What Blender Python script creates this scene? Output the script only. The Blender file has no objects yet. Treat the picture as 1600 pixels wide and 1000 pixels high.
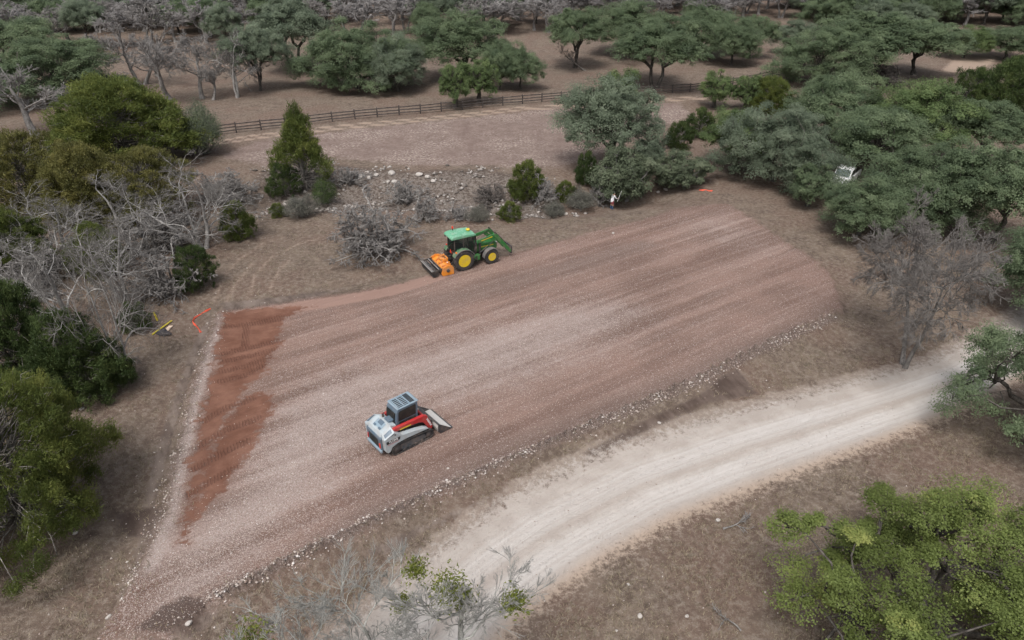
import bpy, bmesh, math, random
import numpy as np
from mathutils import Vector, Matrix

SC = bpy.context.scene
COL = SC.collection
R_ = math.radians

# ------------------------------------------------------------------ camera
PITCH = R_(31.0)          # degrees below the horizon
CAM_H = 24.4              # metres above the pad
FPX = 1067.0              # focal length in photograph pixels (1600 wide)
cam_d = bpy.data.cameras.new('camera')
cam_d.sensor_width = 36.0
cam_d.lens = 36.0 * FPX / 1600.0
cam_d.clip_start = 0.5
cam_d.clip_end = 9000.0
cam = bpy.data.objects.new('camera', cam_d)
COL.objects.link(cam)
cam.location = (0, 0, CAM_H)
cam.rotation_euler = (math.pi / 2 - PITCH, 0, 0)
SC.camera = cam

# ------------------------------------------------------------------ light: overcast day
SUN_EL, SUN_AZ = R_(62), R_(200)      # azimuth clockwise from +Y; the sun stands behind the camera, veiled
world = bpy.data.worlds.new('World')
SC.world = world
world.use_nodes = True
wn = world.node_tree
wn.nodes.clear()
w_out = wn.nodes.new('ShaderNodeOutputWorld')
w_bg = wn.nodes.new('ShaderNodeBackground')
w_sky = wn.nodes.new('ShaderNodeTexSky')
w_sky.sky_type = 'NISHITA'
w_sky.sun_disc = False
w_sky.sun_elevation = SUN_EL
w_sky.sun_rotation = SUN_AZ
w_sky.air_density = 1.0
w_sky.dust_density = 6.0
w_sky.ozone_density = 1.0
w_hs = wn.nodes.new('ShaderNodeHueSaturation')
w_hs.inputs['Saturation'].default_value = 0.45     # cloud veil: greyer than a clear sky
wn.links.new(w_sky.outputs[0], w_hs.inputs['Color'])
wn.links.new(w_hs.outputs[0], w_bg.inputs['Color'])
w_bg.inputs['Strength'].default_value = 0.13
wn.links.new(w_bg.outputs[0], w_out.inputs[0])

sun_d = bpy.data.lights.new('sun', 'SUN')
sun_d.energy = 1.5
sun_d.angle = R_(18)
sun_d.color = (1.0, 0.98, 0.955)
sun = bpy.data.objects.new('sun', sun_d)
COL.objects.link(sun)
sdir = Vector((math.sin(SUN_AZ) * math.cos(SUN_EL), math.cos(SUN_AZ) * math.cos(SUN_EL), math.sin(SUN_EL)))
sun.rotation_euler = (-sdir).to_track_quat('-Z', 'Y').to_euler()
sun.location = (0, 0, 80)

vs = SC.view_settings
vs.view_transform = 'Standard'
vs.look = 'None'
vs.exposure = 0.26
vs.gamma = 1.0
vs.use_curve_mapping = False
SC.cycles.use_denoising = True
SC.cycles.max_bounces = 6
SC.cycles.diffuse_bounces = 3
SC.cycles.glossy_bounces = 2
SC.cycles.transmission_bounces = 4
SC.cycles.transparent_max_bounces = 6
SC.cycles.caustics_reflective = False
SC.cycles.caustics_refractive = False

# ------------------------------------------------------------------ pixel -> ground
CP, SP = math.cos(PITCH), math.sin(PITCH)


def flat(px, py, z=0.0):
    """photograph pixel -> point on the level plane z"""
    a = (px - 800.0) / FPX
    b = (500.0 - py) / FPX
    dx, dy, dz = a, CP + b * SP, -SP + b * CP
    t = (z - CAM_H) / dz
    return np.array((dx * t, dy * t))


def proj(x, y, z):
    dz = z - CAM_H
    depth = y * CP - dz * SP
    up = y * SP + dz * CP
    return 800 + FPX * x / depth, 500 - FPX * up / depth, depth


def poly(pts):
    return np.array([flat(*p) for p in pts])


def d_chain(P, chain):
    """distance of points P (N,2) to a polyline"""
    best = np.full(len(P), 1e9)
    for a, b in zip(chain[:-1], chain[1:]):
        ab = b - a
        t = np.clip(((P - a) @ ab) / max(ab @ ab, 1e-9), 0, 1)
        best = np.minimum(best, np.hypot(*(P - (a + t[:, None] * ab)).T))
    return best


def sdf(P, pg):
    """signed distance to polygon, positive inside"""
    d = d_chain(P, np.vstack([pg, pg[:1]]))
    ins = np.zeros(len(P), bool)
    n = len(pg)
    for i in range(n):
        x0, y0 = pg[i]
        x1, y1 = pg[(i + 1) % n]
        c = ((y0 > P[:, 1]) != (y1 > P[:, 1]))
        with np.errstate(divide='ignore', invalid='ignore'):
            xi = (x1 - x0) * (P[:, 1] - y0) / (y1 - y0 + 1e-12) + x0
        ins ^= c & (P[:, 0] < xi)
    return np.where(ins, d, -d)


def sstep(x, a, b):
    t = np.clip((x - a) / (b - a), 0, 1)
    return t * t * (3 - 2 * t)


_rs = np.random.RandomState(5)
_wv = [(_rs.uniform(0, 6.28), _rs.uniform(0, 6.28)) for _ in range(12)]


def wob(P, s, k=0):
    """cheap smooth noise -1..1 with feature size about s metres"""
    x, y = P[:, 0] / s, P[:, 1] / s
    o = np.zeros(len(P))
    for i in range(4):
        th, ph = _wv[(i + k * 3) % 12]
        c, sn = math.cos(th), math.sin(th)
        o += np.sin((x * c + y * sn) * (1.0 + 0.6 * i) * 2.2 + ph + 1.3 * np.sin((x * sn - y * c) * 1.7 + ph * 2))
    return o / 4


# outlines on the ground, read off the photograph
PAD = poly([(150, 1010), (215, 905), (262, 800), (278, 720), (300, 620), (325, 540), (345, 487), (420, 476), (560, 455), (640, 440),
            (700, 424), (800, 396), (900, 370), (1000, 345), (1070, 322), (1135, 318), (1180, 345), (1230, 380), (1275, 408),
            (1302, 440), (1318, 492), (1180, 560), (1080, 610), (960, 665), (830, 725), (700, 782), (560, 848), (430, 912),
            (340, 962), (250, 1015)])
ROAD_L = poly([(380, 1110), (560, 965), (640, 890), (720, 830), (800, 774), (950, 705), (1120, 650), (1300, 603), (1450, 564), (1540, 520),
               (1600, 482), (1680, 430)])
ROAD_R = poly([(690, 1130), (820, 972), (880, 925), (960, 872), (1060, 816), (1200, 760), (1350, 706), (1470, 660), (1560, 615), (1640, 570),
               (1700, 520), (1790, 450)])
ROAD = np.vstack([ROAD_L, ROAD_R[::-1]])
WIND_B = poly([(345, 947), (400, 922), (520, 862), (640, 803), (760, 748), (900, 690), (1000, 650), (1100, 604), (1180, 562),
               (1300, 507)])
WIND_L = poly([(205, 925), (238, 850), (262, 780), (285, 690), (305, 610), (328, 535), (345, 492)])
SOIL = [poly([(560, 870), (700, 808), (830, 752), (960, 690), (1080, 632), (1150, 582), (1185, 612), (1100, 635), (960, 700), (860, 735),
              (760, 790), (640, 850), (590, 880)]),
        poly([(1095, 612), (1150, 584), (1186, 618), (1120, 630)]),
        poly([(338, 487), (320, 540), (298, 600), (270, 690), (245, 790), (225, 880), (200, 935), (215, 800), (240, 700), (275, 600), (310, 510)]),
        poly([(175, 800), (240, 785), (262, 800), (240, 850), (185, 830)]),
        poly([(190, 1000), (280, 945), (320, 960), (360, 962), (300, 1010)]),
        poly([(340, 470), (480, 455), (560, 446), (480, 470), (350, 488)])]
CLAY = [poly([(352, 488), (430, 482), (490, 480), (440, 500), (436, 545), (420, 572), (385, 605), (360, 640), (338, 672), (322, 740),
              (312, 800), (296, 860), (285, 850), (296, 770), (312, 690), (330, 600), (346, 520)]),
        poly([(385, 622), (420, 614), (432, 632), (418, 655), (395, 690), (372, 735), (345, 785), (318, 800), (312, 745), (335, 690), (355, 655)])]
PALE = [poly([(395, 705), (440, 640), (520, 590), (640, 560), (760, 520), (880, 485), (960, 478), (1000, 495), (900, 550), (760, 600), (600, 660),
              (540, 720), (520, 770), (440, 850), (340, 925), (265, 985), (215, 985), (250, 900), (285, 830), (330, 800), (370, 770)]),
        poly([(222, 905), (258, 815), (276, 735), (300, 625), (325, 545), (345, 492), (350, 500), (334, 560), (312, 640), (292, 740), (280, 820), (250, 905)]),
        poly([(1050, 345), (1130, 325), (1185, 352), (1240, 400), (1180, 400), (1080, 370)])]
BROWN = [poly([(560, 800), (760, 700), (960, 630), (1180, 530), (1300, 470), (1310, 500), (1080, 608), (830, 722), (620, 815), (450, 900)]),
         poly([(640, 470), (800, 425), (1000, 375), (1040, 385), (860, 440), (660, 500)])]
TILL = poly([(350, 486), (440, 476), (600, 452), (690, 424), (700, 436), (620, 462), (500, 484), (380, 500)])
ROCKY = [poly([(390, 275), (440, 252), (540, 256), (640, 265), (760, 262), (870, 282), (900, 315), (840, 332), (740, 340), (620, 322), (500, 335),
               (420, 335)])]
CREEK = poly([(300, 330), (420, 305), (520, 298), (640, 300), (760, 306), (850, 315), (920, 308), (1020, 292)])
TRACK2 = poly([(330, 224), (400, 213), (513, 201), (610, 192), (741, 178), (820, 169), (900, 166), (1040, 156), (1095, 152)])
ARCS = [poly([(335, 470), (352, 430), (378, 402), (412, 380), (452, 368)]), poly([(385, 475), (398, 430), (425, 402), (470, 380), (500, 372)]),
        poly([(345, 482), (372, 440), (395, 412)]), poly([(420, 455), (435, 425), (452, 405)])]
FARROAD = [poly([(1475, 78), (1510, 82), (1560, 92), (1545, 105), (1500, 115), (1470, 112), (1490, 95)]),
           poly([(1555, 190), (1620, 180), (1700, 190), (1640, 225), (1560, 208)])]
FIELD = poly([(345, 245), (400, 220), (560, 202), (860, 170), (1060, 160), (1080, 180), (1000, 215), (880, 262), (760, 258), (640, 258), (520, 245), (420, 262)])
BLUFF = poly([(1420, 26), (1600, 34), (1700, 24), (1700, 4), (1540, 6), (1430, 8)])


def terrain(P):
    P = np.asarray(P, float)
    x, y = P[:, 0], P[:, 1]
    z = 0.10 * wob(P, 14.0) + 0.03 * wob(P, 4.0, 1)
    s_pad = sdf(P, PAD)
    s_road = sdf(P, ROAD)
    calm = 1 - 0.8 * np.maximum(sstep(s_pad, -1, 2), sstep(s_road, -1, 1.5))
    z = z * calm
    z += 0.08 * sstep(s_pad, -0.8, 0.6) + 0.42 * sstep(-d_chain(P, WIND_B), -2.6, -0.2) * (s_pad < 0.2) + 0.42 * sstep(s_pad, -0.2, 0.2) * np.exp(-(d_chain(P, WIND_B) / 6.0) ** 2)
    z += 0.26 * np.exp(-(d_chain(P, WIND_B) / 0.55) ** 2) * (0.8 + 0.35 * wob(P, 1.3, 2))
    z += 0.16 * np.exp(-(d_chain(P, WIND_L) / 0.5) ** 2) * (0.8 + 0.35 * wob(P, 1.1, 2))
    z -= 0.14 * np.exp(-((s_pad + 1.5) / 0.7) ** 2) * (x < -8)
    dl, dr = d_chain(P, ROAD_L), d_chain(P, ROAD_R)
    v = dl / (dl + dr + 1e-6)
    rut = np.exp(-((v - 0.36) / 0.10) ** 2) + np.exp(-((v - 0.70) / 0.10) ** 2)
    z += np.where(s_road > 0, 0.03 - 0.05 * rut, 0) * sstep(s_road, 0, 1)
    dc = d_chain(P, CREEK)
    z -= 1.7 * np.exp(-(dc / 3.8) ** 2) * (0.85 + 0.25 * wob(P, 3.0, 1))
    rk = np.maximum.reduce([sstep(sdf(P, g), -1.5, 1.5) for g in ROCKY])
    z += rk * 0.22 * np.abs(wob(P, 1.5, 2)) + rk * 0.1 * wob(P, 0.7, 0)
    far = np.clip(y - 130, 0, 260)
    z += 0.022 * far + 0.00012 * far ** 2 + 0.05 * np.clip(y - 150, 0, 200) * sstep(x, 30, 130)
    z += 0.35 * wob(P, 30.0, 1) * sstep(y, 85, 130)
    return z


# ------------------------------------------------------------------ scene helpers
def tag(o, label=None, cat=None, group=None, kind=None):
    if label: o['label'] = label
    if cat: o['category'] = cat
    if group: o['group'] = group
    if kind: o['kind'] = kind
    return o


def empty(name, loc=(0, 0, 0), rz=0.0, parent=None):
    o = bpy.data.objects.new(name, None)
    COL.objects.link(o)
    o.location = loc
    o.rotation_euler = (0, 0, rz)
    o.parent = parent
    o.empty_display_size = 0.3
    return o


def link(name, me, parent=None, mat=None):
    o = bpy.data.objects.new(name, me)
    COL.objects.link(o)
    o.parent = parent
    if mat is not None and not me.materials:
        me.materials.append(mat)
    return o


def copy_tree(o, parent=None):
    c = o.copy()
    COL.objects.link(c)
    c.parent = parent
    for ch in list(o.children):
        copy_tree(ch, c)
    return c


def mk(name, V, quads=None, tris=None, fattr=None, smooth=False):
    """fast mesh from arrays; fattr: {name: per-vertex float}"""
    me = bpy.data.meshes.new(name)
    V = np.asarray(V, np.float32)
    q = np.zeros((0, 4), np.int32) if quads is None else np.asarray(quads, np.int32)
    t = np.zeros((0, 3), np.int32) if tris is None else np.asarray(tris, np.int32)
    me.vertices.add(len(V))
    me.vertices.foreach_set('co', V.ravel())
    nl = q.size + t.size
    me.loops.add(nl)
    me.loops.foreach_set('vertex_index', np.concatenate([q.ravel(), t.ravel()]).astype(np.int32))
    me.polygons.add(len(q) + len(t))
    st = np.concatenate([np.arange(len(q)) * 4, q.size + np.arange(len(t)) * 3]).astype(np.int32)
    me.polygons.foreach_set('loop_start', st)
    if smooth:
        me.polygons.foreach_set('use_smooth', np.ones(len(q) + len(t), bool))
    for k, v in (fattr or {}).items():
        v = np.asarray(v, np.float32)
        if v.ndim == 1:
            a = me.attributes.new(k, 'FLOAT', 'POINT')
            a.data.foreach_set('value', v)
        else:
            a = me.attributes.new(k, 'FLOAT_COLOR', 'POINT')
            a.data.foreach_set('color', v.ravel())
    me.update(calc_edges=True)
    return me


# ------------------------------------------------------------------ material helpers
class T:
    """tiny wrapper for building node graphs"""

    def __init__(self, name):
        self.m = bpy.data.materials.new(name)
        self.m.use_nodes = True
        self.t = self.m.node_tree
        self.t.nodes.clear()
        self.out = self.n('ShaderNodeOutputMaterial')

    def n(self, typ, **kw):
        nd = self.t.nodes.new(typ)
        for k, v in kw.items():
            setattr(nd, k, v)
        return nd

    def put(self, sock, v):
        if hasattr(v, 'is_output'):
            self.t.links.new(v, sock)
        elif v is not None:
            if sock.type == 'RGBA' and len(v) == 3:
                v = (*v, 1)
            sock.default_value = v

    def math(self, op, a, b=0.0, c=None):
        nd = self.n('ShaderNodeMath', operation=op)
        self.put(nd.inputs[0], a)
        self.put(nd.inputs[1], b)
        if c is not None: self.put(nd.inputs[2], c)
        return nd.outputs[0]

    def add(self, a, b): return self.math('ADD', a, b)
    def mul(self, a, b): return self.math('MULTIPLY', a, b)
    def sub(self, a, b): return self.math('SUBTRACT', a, b)
    def mx(self, a, b): return self.math('MAXIMUM', a, b)

    def step(self, x, lo, hi, a=0.0, b=1.0):
        nd = self.n('ShaderNodeMapRange', interpolation_type='SMOOTHSTEP')
        self.put(nd.inputs['Value'], x)
        nd.inputs['From Min'].default_value = lo
        nd.inputs['From Max'].default_value = hi
        nd.inputs['To Min'].default_value = a
        nd.inputs['To Max'].default_value = b
        return nd.outputs[0]

    def mix(self, f, a, b, blend='MIX'):
        nd = self.n('ShaderNodeMix', data_type='RGBA', blend_type=blend)
        self.put(nd.inputs[0], f)
        self.put(nd.inputs[6], a)
        self.put(nd.inputs[7], b)
        return nd.outputs[2]

    def pos(self):
        return self.n('ShaderNodeNewGeometry').outputs['Position']

    def objco(self):
        return self.n('ShaderNodeTexCoord').outputs['Object']

    def mapping(self, vec, scale=(1, 1, 1), rot=(0, 0, 0), loc=(0, 0, 0)):
        nd = self.n('ShaderNodeMapping')
        self.put(nd.inputs[0], vec)
        nd.inputs['Location'].default_value = loc
        nd.inputs['Rotation'].default_value = rot
        nd.inputs['Scale'].default_value = scale
        return nd.outputs[0]

    def noise(self, vec, scale, detail=3.0, rough=0.55, dist=0.0):
        nd = self.n('ShaderNodeTexNoise')
        self.put(nd.inputs['Vector'], vec)
        nd.inputs['Scale'].default_value = scale
        nd.inputs['Detail'].default_value = detail
        nd.inputs['Roughness'].default_value = rough
        nd.inputs['Distortion'].default_value = dist
        return nd.outputs[0]

    def voro(self, vec, scale, feature='F1', out='Distance', rnd=1.0):
        nd = self.n('ShaderNodeTexVoronoi', feature=feature)
        self.put(nd.inputs['Vector'], vec)
        nd.inputs['Scale'].default_value = scale
        nd.inputs['Randomness'].default_value = rnd
        return nd.outputs[out]

    def attr(self, name):
        return self.n('ShaderNodeAttribute', attribute_name=name)

    def sep(self, col):
        nd = self.n('ShaderNodeSeparateColor')
        self.put(nd.inputs[0], col)
        return nd.outputs

    def bsdf(self, color, rough=0.6, metal=0.0, spec=0.5, normal=None, **kw):
        b = self.n('ShaderNodeBsdfPrincipled')
        self.put(b.inputs['Base Color'], color)
        self.put(b.inputs['Roughness'], rough)
        self.put(b.inputs['Metallic'], metal)
        self.put(b.inputs['Specular IOR Level'], spec)
        if normal is not None: self.put(b.inputs['Normal'], normal)
        for k, v in kw.items(): self.put(b.inputs[k], v)
        return b.outputs[0]

    def bump(self, h, strength=0.5, dist=0.05):
        nd = self.n('ShaderNodeBump')
        self.put(nd.inputs['Height'], h)
        nd.inputs['Strength'].default_value = strength
        nd.inputs['Distance'].default_value = dist
        return nd.outputs[0]

    def done(self, sh):
        self.t.links.new(sh, self.out.inputs[0])
        return self.m


def paint(name, col, rough=0.4, metal=0.0, dirt=0.35, dust=(0.33, 0.25, 0.20), coat=0.0):
    """painted or plain surface with dust and small unevenness"""
    t = T(name)
    p = t.objco()
    n1 = t.noise(p, 2.6, 5, 0.65)
    n2 = t.noise(p, 22.0, 3, 0.6)
    m = t.mul(t.step(t.add(n1, t.mul(n2, 0.35)), 0.55, 0.92), dirt)
    c = t.mix(m, t.mix(t.step(n2, 0.3, 0.7, 0.0, 0.25), col, tuple(v * 0.72 for v in col)), dust)
    r = t.add(rough, t.mul(m, 0.5))
    return t.done(t.bsdf(c, r, metal, 0.5, t.bump(n2, 0.06, 0.01)))

# ================================================================== THE SETTING: ground, pad, road
NX, NY = 370, 420
_t = np.linspace(-1, 1, NX)
_ys = 4.0 * (420.0 / 4.0) ** (np.linspace(0, 1, NY) ** 0.86)
GX = (_t[None, :] * (26 + 0.86 * _ys[:, None])).ravel()
GY = np.repeat(_ys, NX)
GP = np.stack([GX, GY], 1)


LANES = [poly(l) for l in ([(350, 553), (395, 544), (442, 532)], [(387, 508), (383, 546)], [(350, 566), (400, 556), (436, 545)],
                           [(348, 582), (385, 574), (425, 558)], [(345, 597), (385, 588), (412, 572)], [(402, 506), (440, 500), (500, 489), (570, 473)],
                           [(352, 512), (388, 508), (440, 496)], [(320, 660), (350, 640), (395, 625)], [(310, 700), (350, 675), (405, 655)],
                           [(306, 735), (345, 712), (388, 690)], [(298, 775), (340, 750), (368, 735)], [(350, 486), (430, 475), (560, 452)])]
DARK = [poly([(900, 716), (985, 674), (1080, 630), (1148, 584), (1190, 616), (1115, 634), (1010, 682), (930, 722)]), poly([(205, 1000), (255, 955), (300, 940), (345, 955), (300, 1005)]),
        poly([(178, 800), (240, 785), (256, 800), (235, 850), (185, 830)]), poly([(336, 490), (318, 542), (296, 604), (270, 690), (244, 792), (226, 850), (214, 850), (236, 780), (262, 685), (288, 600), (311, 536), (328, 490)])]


def pmax(P, polys, a, b):
    return np.maximum.reduce([sstep(sdf(P, g), a, b) for g in polys])


def masks(P):
    """three rgba fields that tell the ground material what lies where"""
    s_road = sdf(P, ROAD)
    dl, dr = d_chain(P, ROAD_L), d_chain(P, ROAD_R)
    v = dl / (dl + dr + 1e-6)
    m = {}
    m['road'] = sstep(s_road, -2.2, 2.2)
    m['roadv'] = v
    m['pad'] = sstep(sdf(P, PAD), -1.5, 1.5)
    m['clay'] = pmax(P, CLAY, -1.1, 0.9)
    m['pale'] = np.maximum(pmax(P, PALE[:1], -3.5, 3.0), np.maximum(0.9 * pmax(P, PALE[1:2], -1.0, 1.2), 0.45 * pmax(P, PALE[2:], -3, 3)))
    m['brown'] = pmax(P, BROWN, -1.6, 1.6)
    m['till'] = sstep(sdf(P, TILL), -0.5, 0.5)
    m['soil'] = np.maximum(pmax(P, SOIL, -0.6, 0.7), 0)
    m['wind'] = np.maximum(np.exp(-(d_chain(P, WIND_B) / 0.42) ** 2), 0.6 * np.exp(-(d_chain(P, WIND_L) / 0.65) ** 2))
    m['rock'] = np.maximum(pmax(P, ROCKY, -2, 2), sstep(sdf(P, BLUFF), -3, 3))
    tr = np.exp(-((d_chain(P, TRACK2) - 0.75) / 0.45) ** 2)
    for a in ARCS:
        tr = np.maximum(tr, 0.55 * np.exp(-(d_chain(P, a) / 0.3) ** 2))
    m['track'] = np.maximum(tr, pmax(P, FARROAD, -1.5, 1.5))
    m['field'] = sstep(sdf(P, FIELD), -3, 3)
    m['lane'] = np.maximum.reduce([np.exp(-(d_chain(P, l) / 0.26) ** 2) for l in LANES])
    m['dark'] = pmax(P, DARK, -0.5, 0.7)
    m['band'] = sstep(sdf(P, PALE[1]), -0.7, 0.6)
    m['sand'] = np.exp(-((s_road + 0.2) / 0.8) ** 2) * (dl < dr)
    return m


GM = masks(GP)
GZ = terrain(GP)


def _cell(P):
    y = np.clip(P[:, 1], 4.0, 419.9)
    j = np.clip((np.log(y / 4.0) / math.log(105.0)) ** (1 / 0.86) * (NY - 1), 0, NY - 1.001)
    i = np.clip((P[:, 0] / (26 + 0.86 * y) + 1) * 0.5 * (NX - 1), 0, NX - 1.001)
    return i, j


def tz(P):
    """height of the built ground sheet"""
    i, j = _cell(P)
    i0, j0 = i.astype(int), j.astype(int)
    fi, fj = i - i0, j - j0
    Z = GZ.reshape(NY, NX)
    return (Z[j0, i0] * (1 - fi) + Z[j0, i0 + 1] * fi) * (1 - fj) + (Z[j0 + 1, i0] * (1 - fi) + Z[j0 + 1, i0 + 1] * fi) * fj


def gmask(P):
    i, j = _cell(P)
    k = np.round(j).astype(int) * NX + np.round(i).astype(int)
    return {n: v[k] for n, v in GM.items()}


def at(px, py):
    """photograph pixel -> point on the ground"""
    z = 0.0
    for n in range(9):
        p = flat(px, py, z)
        z2 = float(tz(p[None])[0])
        z = z2 if n < 3 else 0.5 * (z + z2)
    return Vector((p[0], p[1], z2))

_c1 = np.stack([GM['road'], GM['pad'], GM['clay'], GM['pale']], 1)
_c2 = np.stack([GM['soil'], GM['wind'], GM['rock'], GM['track']], 1)
_c4 = np.stack([GM['lane'], GM['dark'], GM['band'], GM['sand']], 1)
_c3 = np.stack([GM['till'], GM['brown'], GM['roadv'], GM['field']], 1)

_e0, _e1 = flat(430, 912), flat(1180, 560)
ROW_ANG = math.atan2(_e1[1] - _e0[1], _e1[0] - _e0[0])   # direction the machines work in


def ground_material():
    t = T('ground_earth')
    P = t.pos()
    a1, a2, a3 = t.attr('m1'), t.attr('m2'), t.attr('m3')
    road, pad, clay = t.sep(a1.outputs['Color'])
    pale = a1.outputs['Alpha']
    soil, wind, rock = t.sep(a2.outputs['Color'])
    track = a2.outputs['Alpha']
    till, brown, roadv = t.sep(a3.outputs['Color'])
    field = a3.outputs['Alpha']
    a4 = t.attr('m4')
    lane, dark, band = t.sep(a4.outputs['Color'])
    sand = a4.outputs['Alpha']
    nL = t.noise(P, 0.16, 3, 0.5)
    nM = t.noise(P, 0.75, 4, 0.6)
    nS = t.noise(P, 3.2, 4, 0.65)
    nF = t.noise(P, 14.0, 3, 0.7)
    nG = t.noise(P, 42.0, 2, 0.7)
    rows = t.mapping(P, (1, 1, 1), (0, 0, -ROW_ANG))
    sA = t.noise(t.mapping(rows, (0.030, 0.62, 1)), 1.0, 3, 0.6)
    sB = t.noise(t.mapping(rows, (0.09, 2.6, 1), (0, 0, 0), (7, 3, 0)), 1.0, 3, 0.6)
    # dry ground with thatch, leaf litter and straw
    grass = t.mix(t.step(nM, 0.35, 0.68), (0.122, 0.090, 0.071), (0.188, 0.145, 0.113))
    grass = t.mix(t.step(nL, 0.42, 0.62, 0, 0.75), grass, (0.150, 0.100, 0.078))
    grass = t.mix(t.step(t.add(nS, t.mul(nF, 0.6)), 0.72, 1.02, 0, 0.75), grass, (0.265, 0.222, 0.182))
    grass = t.mix(t.step(t.add(nS, t.mul(nG, 0.7)), 0.52, 0.80, 0.62, 0), grass, (0.062, 0.050, 0.042))
    grass = t.mix(t.step(t.add(nF, t.mul(nG, 0.8)), 1.02, 1.22, 0, 0.6), grass, (0.36, 0.31, 0.26))
    grass = t.mix(t.step(t.noise(P, 0.35, 4, 0.7), 0.60, 0.74, 0, 0.35), grass, (0.092, 0.094, 0.056))
    # open meadow by the fence: pinkish with straw flecks
    fl = t.mul(t.step(t.add(nS, t.mul(nG, 0.9)), 0.94, 1.16), t.step(t.noise(P, 0.13, 3, 0.6), 0.40, 0.62, 0.15, 0.85))
    mead = t.mix(t.step(nM, 0.3, 0.7), (0.172, 0.124, 0.108), (0.232, 0.176, 0.152))
    mead = t.mix(t.step(t.add(nS, t.mul(nF, 0.5)), 0.5, 0.75, 0.5, 0), mead, (0.115, 0.083, 0.072))
    mead = t.mix(fl, mead, (0.56, 0.49, 0.43))
    base = t.mix(t.step(t.add(field, t.mul(t.sub(nM, 0.5), 0.7)), 0.3, 0.7), grass, mead)
    # wheel tracks
    base = t.mix(t.mul(t.step(t.add(track, t.mul(t.sub(nS, 0.5), 0.5)), 0.25, 0.8), 0.8), base, (0.370, 0.285, 0.225))
    # limestone showing through
    base = t.mix(t.mul(t.step(t.add(rock, t.mul(t.sub(nM, 0.5), 1.2)), 0.5, 0.9), 0.8), base, (0.085, 0.066, 0.055))
    rk = t.step(t.add(rock, t.mul(t.sub(nS, 0.5), 1.8)), 0.80, 1.15)
    rkc = t.mix(t.step(nF, 0.35, 0.65), (0.14, 0.12, 0.105), (0.40, 0.36, 0.325))
    base = t.mix(t.mul(rk, 0.55), base, rkc)
    # disturbed dark soil
    sm = t.step(t.add(soil, t.mul(t.sub(nS, 0.5), 0.9)), 0.38, 0.72)
    cross = t.noise(t.mapping(rows, (1.6, 0.12, 1), (0, 0, 0), (4, 1, 0)), 1.0, 3, 0.6)
    soilc = t.mix(t.step(t.add(t.mul(nM, 0.5), t.mul(cross, 0.5)), 0.38, 0.62), (0.118, 0.090, 0.077), (0.235, 0.190, 0.163))
    base = t.mix(t.mul(sm, 0.85), base, soilc)
    base = t.mix(t.mul(t.step(t.add(sand, t.mul(t.sub(nM, 0.5), 1.2)), 0.55, 0.95), 0.6), base, t.mix(nS, (0.26, 0.212, 0.175), (0.42, 0.36, 0.31)))
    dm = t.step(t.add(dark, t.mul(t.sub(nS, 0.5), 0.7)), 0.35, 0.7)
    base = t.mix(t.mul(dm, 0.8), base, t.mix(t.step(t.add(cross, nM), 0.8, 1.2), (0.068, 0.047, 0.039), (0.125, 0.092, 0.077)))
    # graded pad: ground-up stony earth in rows
    padc = t.mix(t.step(t.add(sA, t.mul(t.sub(nL, 0.5), 0.6)), 0.34, 0.68), (0.168, 0.108, 0.087), (0.275, 0.186, 0.154))
    padc = t.mix(t.step(sB, 0.45, 0.75, 0, 0.22), padc, (0.360, 0.262, 0.222))
    padc = t.mix(t.step(sB, 0.22, 0.42, 0.25, 0), padc, (0.140, 0.086, 0.068))
    padc = t.mix(t.step(nL, 0.50, 0.66, 0, 0.30), padc, (0.235, 0.145, 0.116))
    padc = t.mix(t.mul(t.step(t.add(pale, t.add(t.mul(t.sub(sA, 0.5), 2.0), t.mul(t.sub(nM, 0.5), 0.8))), 0.20, 1.15), 0.62), padc, (0.405, 0.330, 0.300))
    padc = t.mix(t.mul(t.step(t.add(brown, t.mul(t.sub(sA, 0.5), 1.2)), 0.2, 1.0), 0.65), padc, (0.165, 0.120, 0.102))
    # crushed stone flecks of mixed size
    c1 = t.sep(t.voro(P, 13.0, out='Color'))
    v1 = t.voro(P, 13.0)
    c2 = t.sep(t.voro(P, 30.0, out='Color'))
    dens = t.add(0.09, t.add(t.mul(pale, 0.26), t.add(t.mul(wind, 0.30), t.mul(t.step(t.add(sB, t.mul(t.sub(nM, 0.5), 0.5)), 0.45, 0.75), 0.14))))
    sp1 = t.mul(t.math('LESS_THAN', c1[0], dens), t.step(v1, 0.25, 0.45, 1, 0))
    sp2 = t.math('LESS_THAN', c2[1], dens)
    speck = t.mul(t.mx(t.mul(sp1, t.add(0.35, t.mul(c1[2], 0.55))), t.mul(sp2, 0.5)), t.sub(1.0, t.mx(clay, t.mul(till, 0.8))))
    dk = t.math('GREATER_THAN', c2[0], 0.78)
    padc = t.mix(t.mul(dk, 0.40), padc, (0.100, 0.066, 0.054))
    padc = t.mix(t.mul(speck, 0.78), padc, (0.64, 0.56, 0.52))
    # finely tilled strip behind the tractor
    padc = t.mix(t.mul(t.step(t.add(till, t.mul(t.sub(nS, 0.5), 0.6)), 0.35, 0.7), 0.75), padc, t.mix(sB, (0.285, 0.180, 0.145), (0.36, 0.245, 0.205)))
    # red clay fill with lugged tread prints
    cm = t.step(t.add(clay, t.add(t.mul(t.sub(nS, 0.5), 1.1), t.add(t.mul(t.sub(sB, 0.5), 0.7), t.mul(t.sub(nM, 0.5), 1.4)))), 0.36, 0.68)
    wv = t.n('ShaderNodeTexWave', wave_type='BANDS', bands_direction='X', wave_profile='SIN')
    t.put(wv.inputs['Vector'], t.mapping(P, (1, 1, 1), (0, 0, -0.45)))
    wv.inputs['Scale'].default_value = 1.9
    wv.inputs['Distortion'].default_value = 3.0
    wv.inputs['Detail'].default_value = 2.0
    wv.inputs['Detail Scale'].default_value = 2.5
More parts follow.
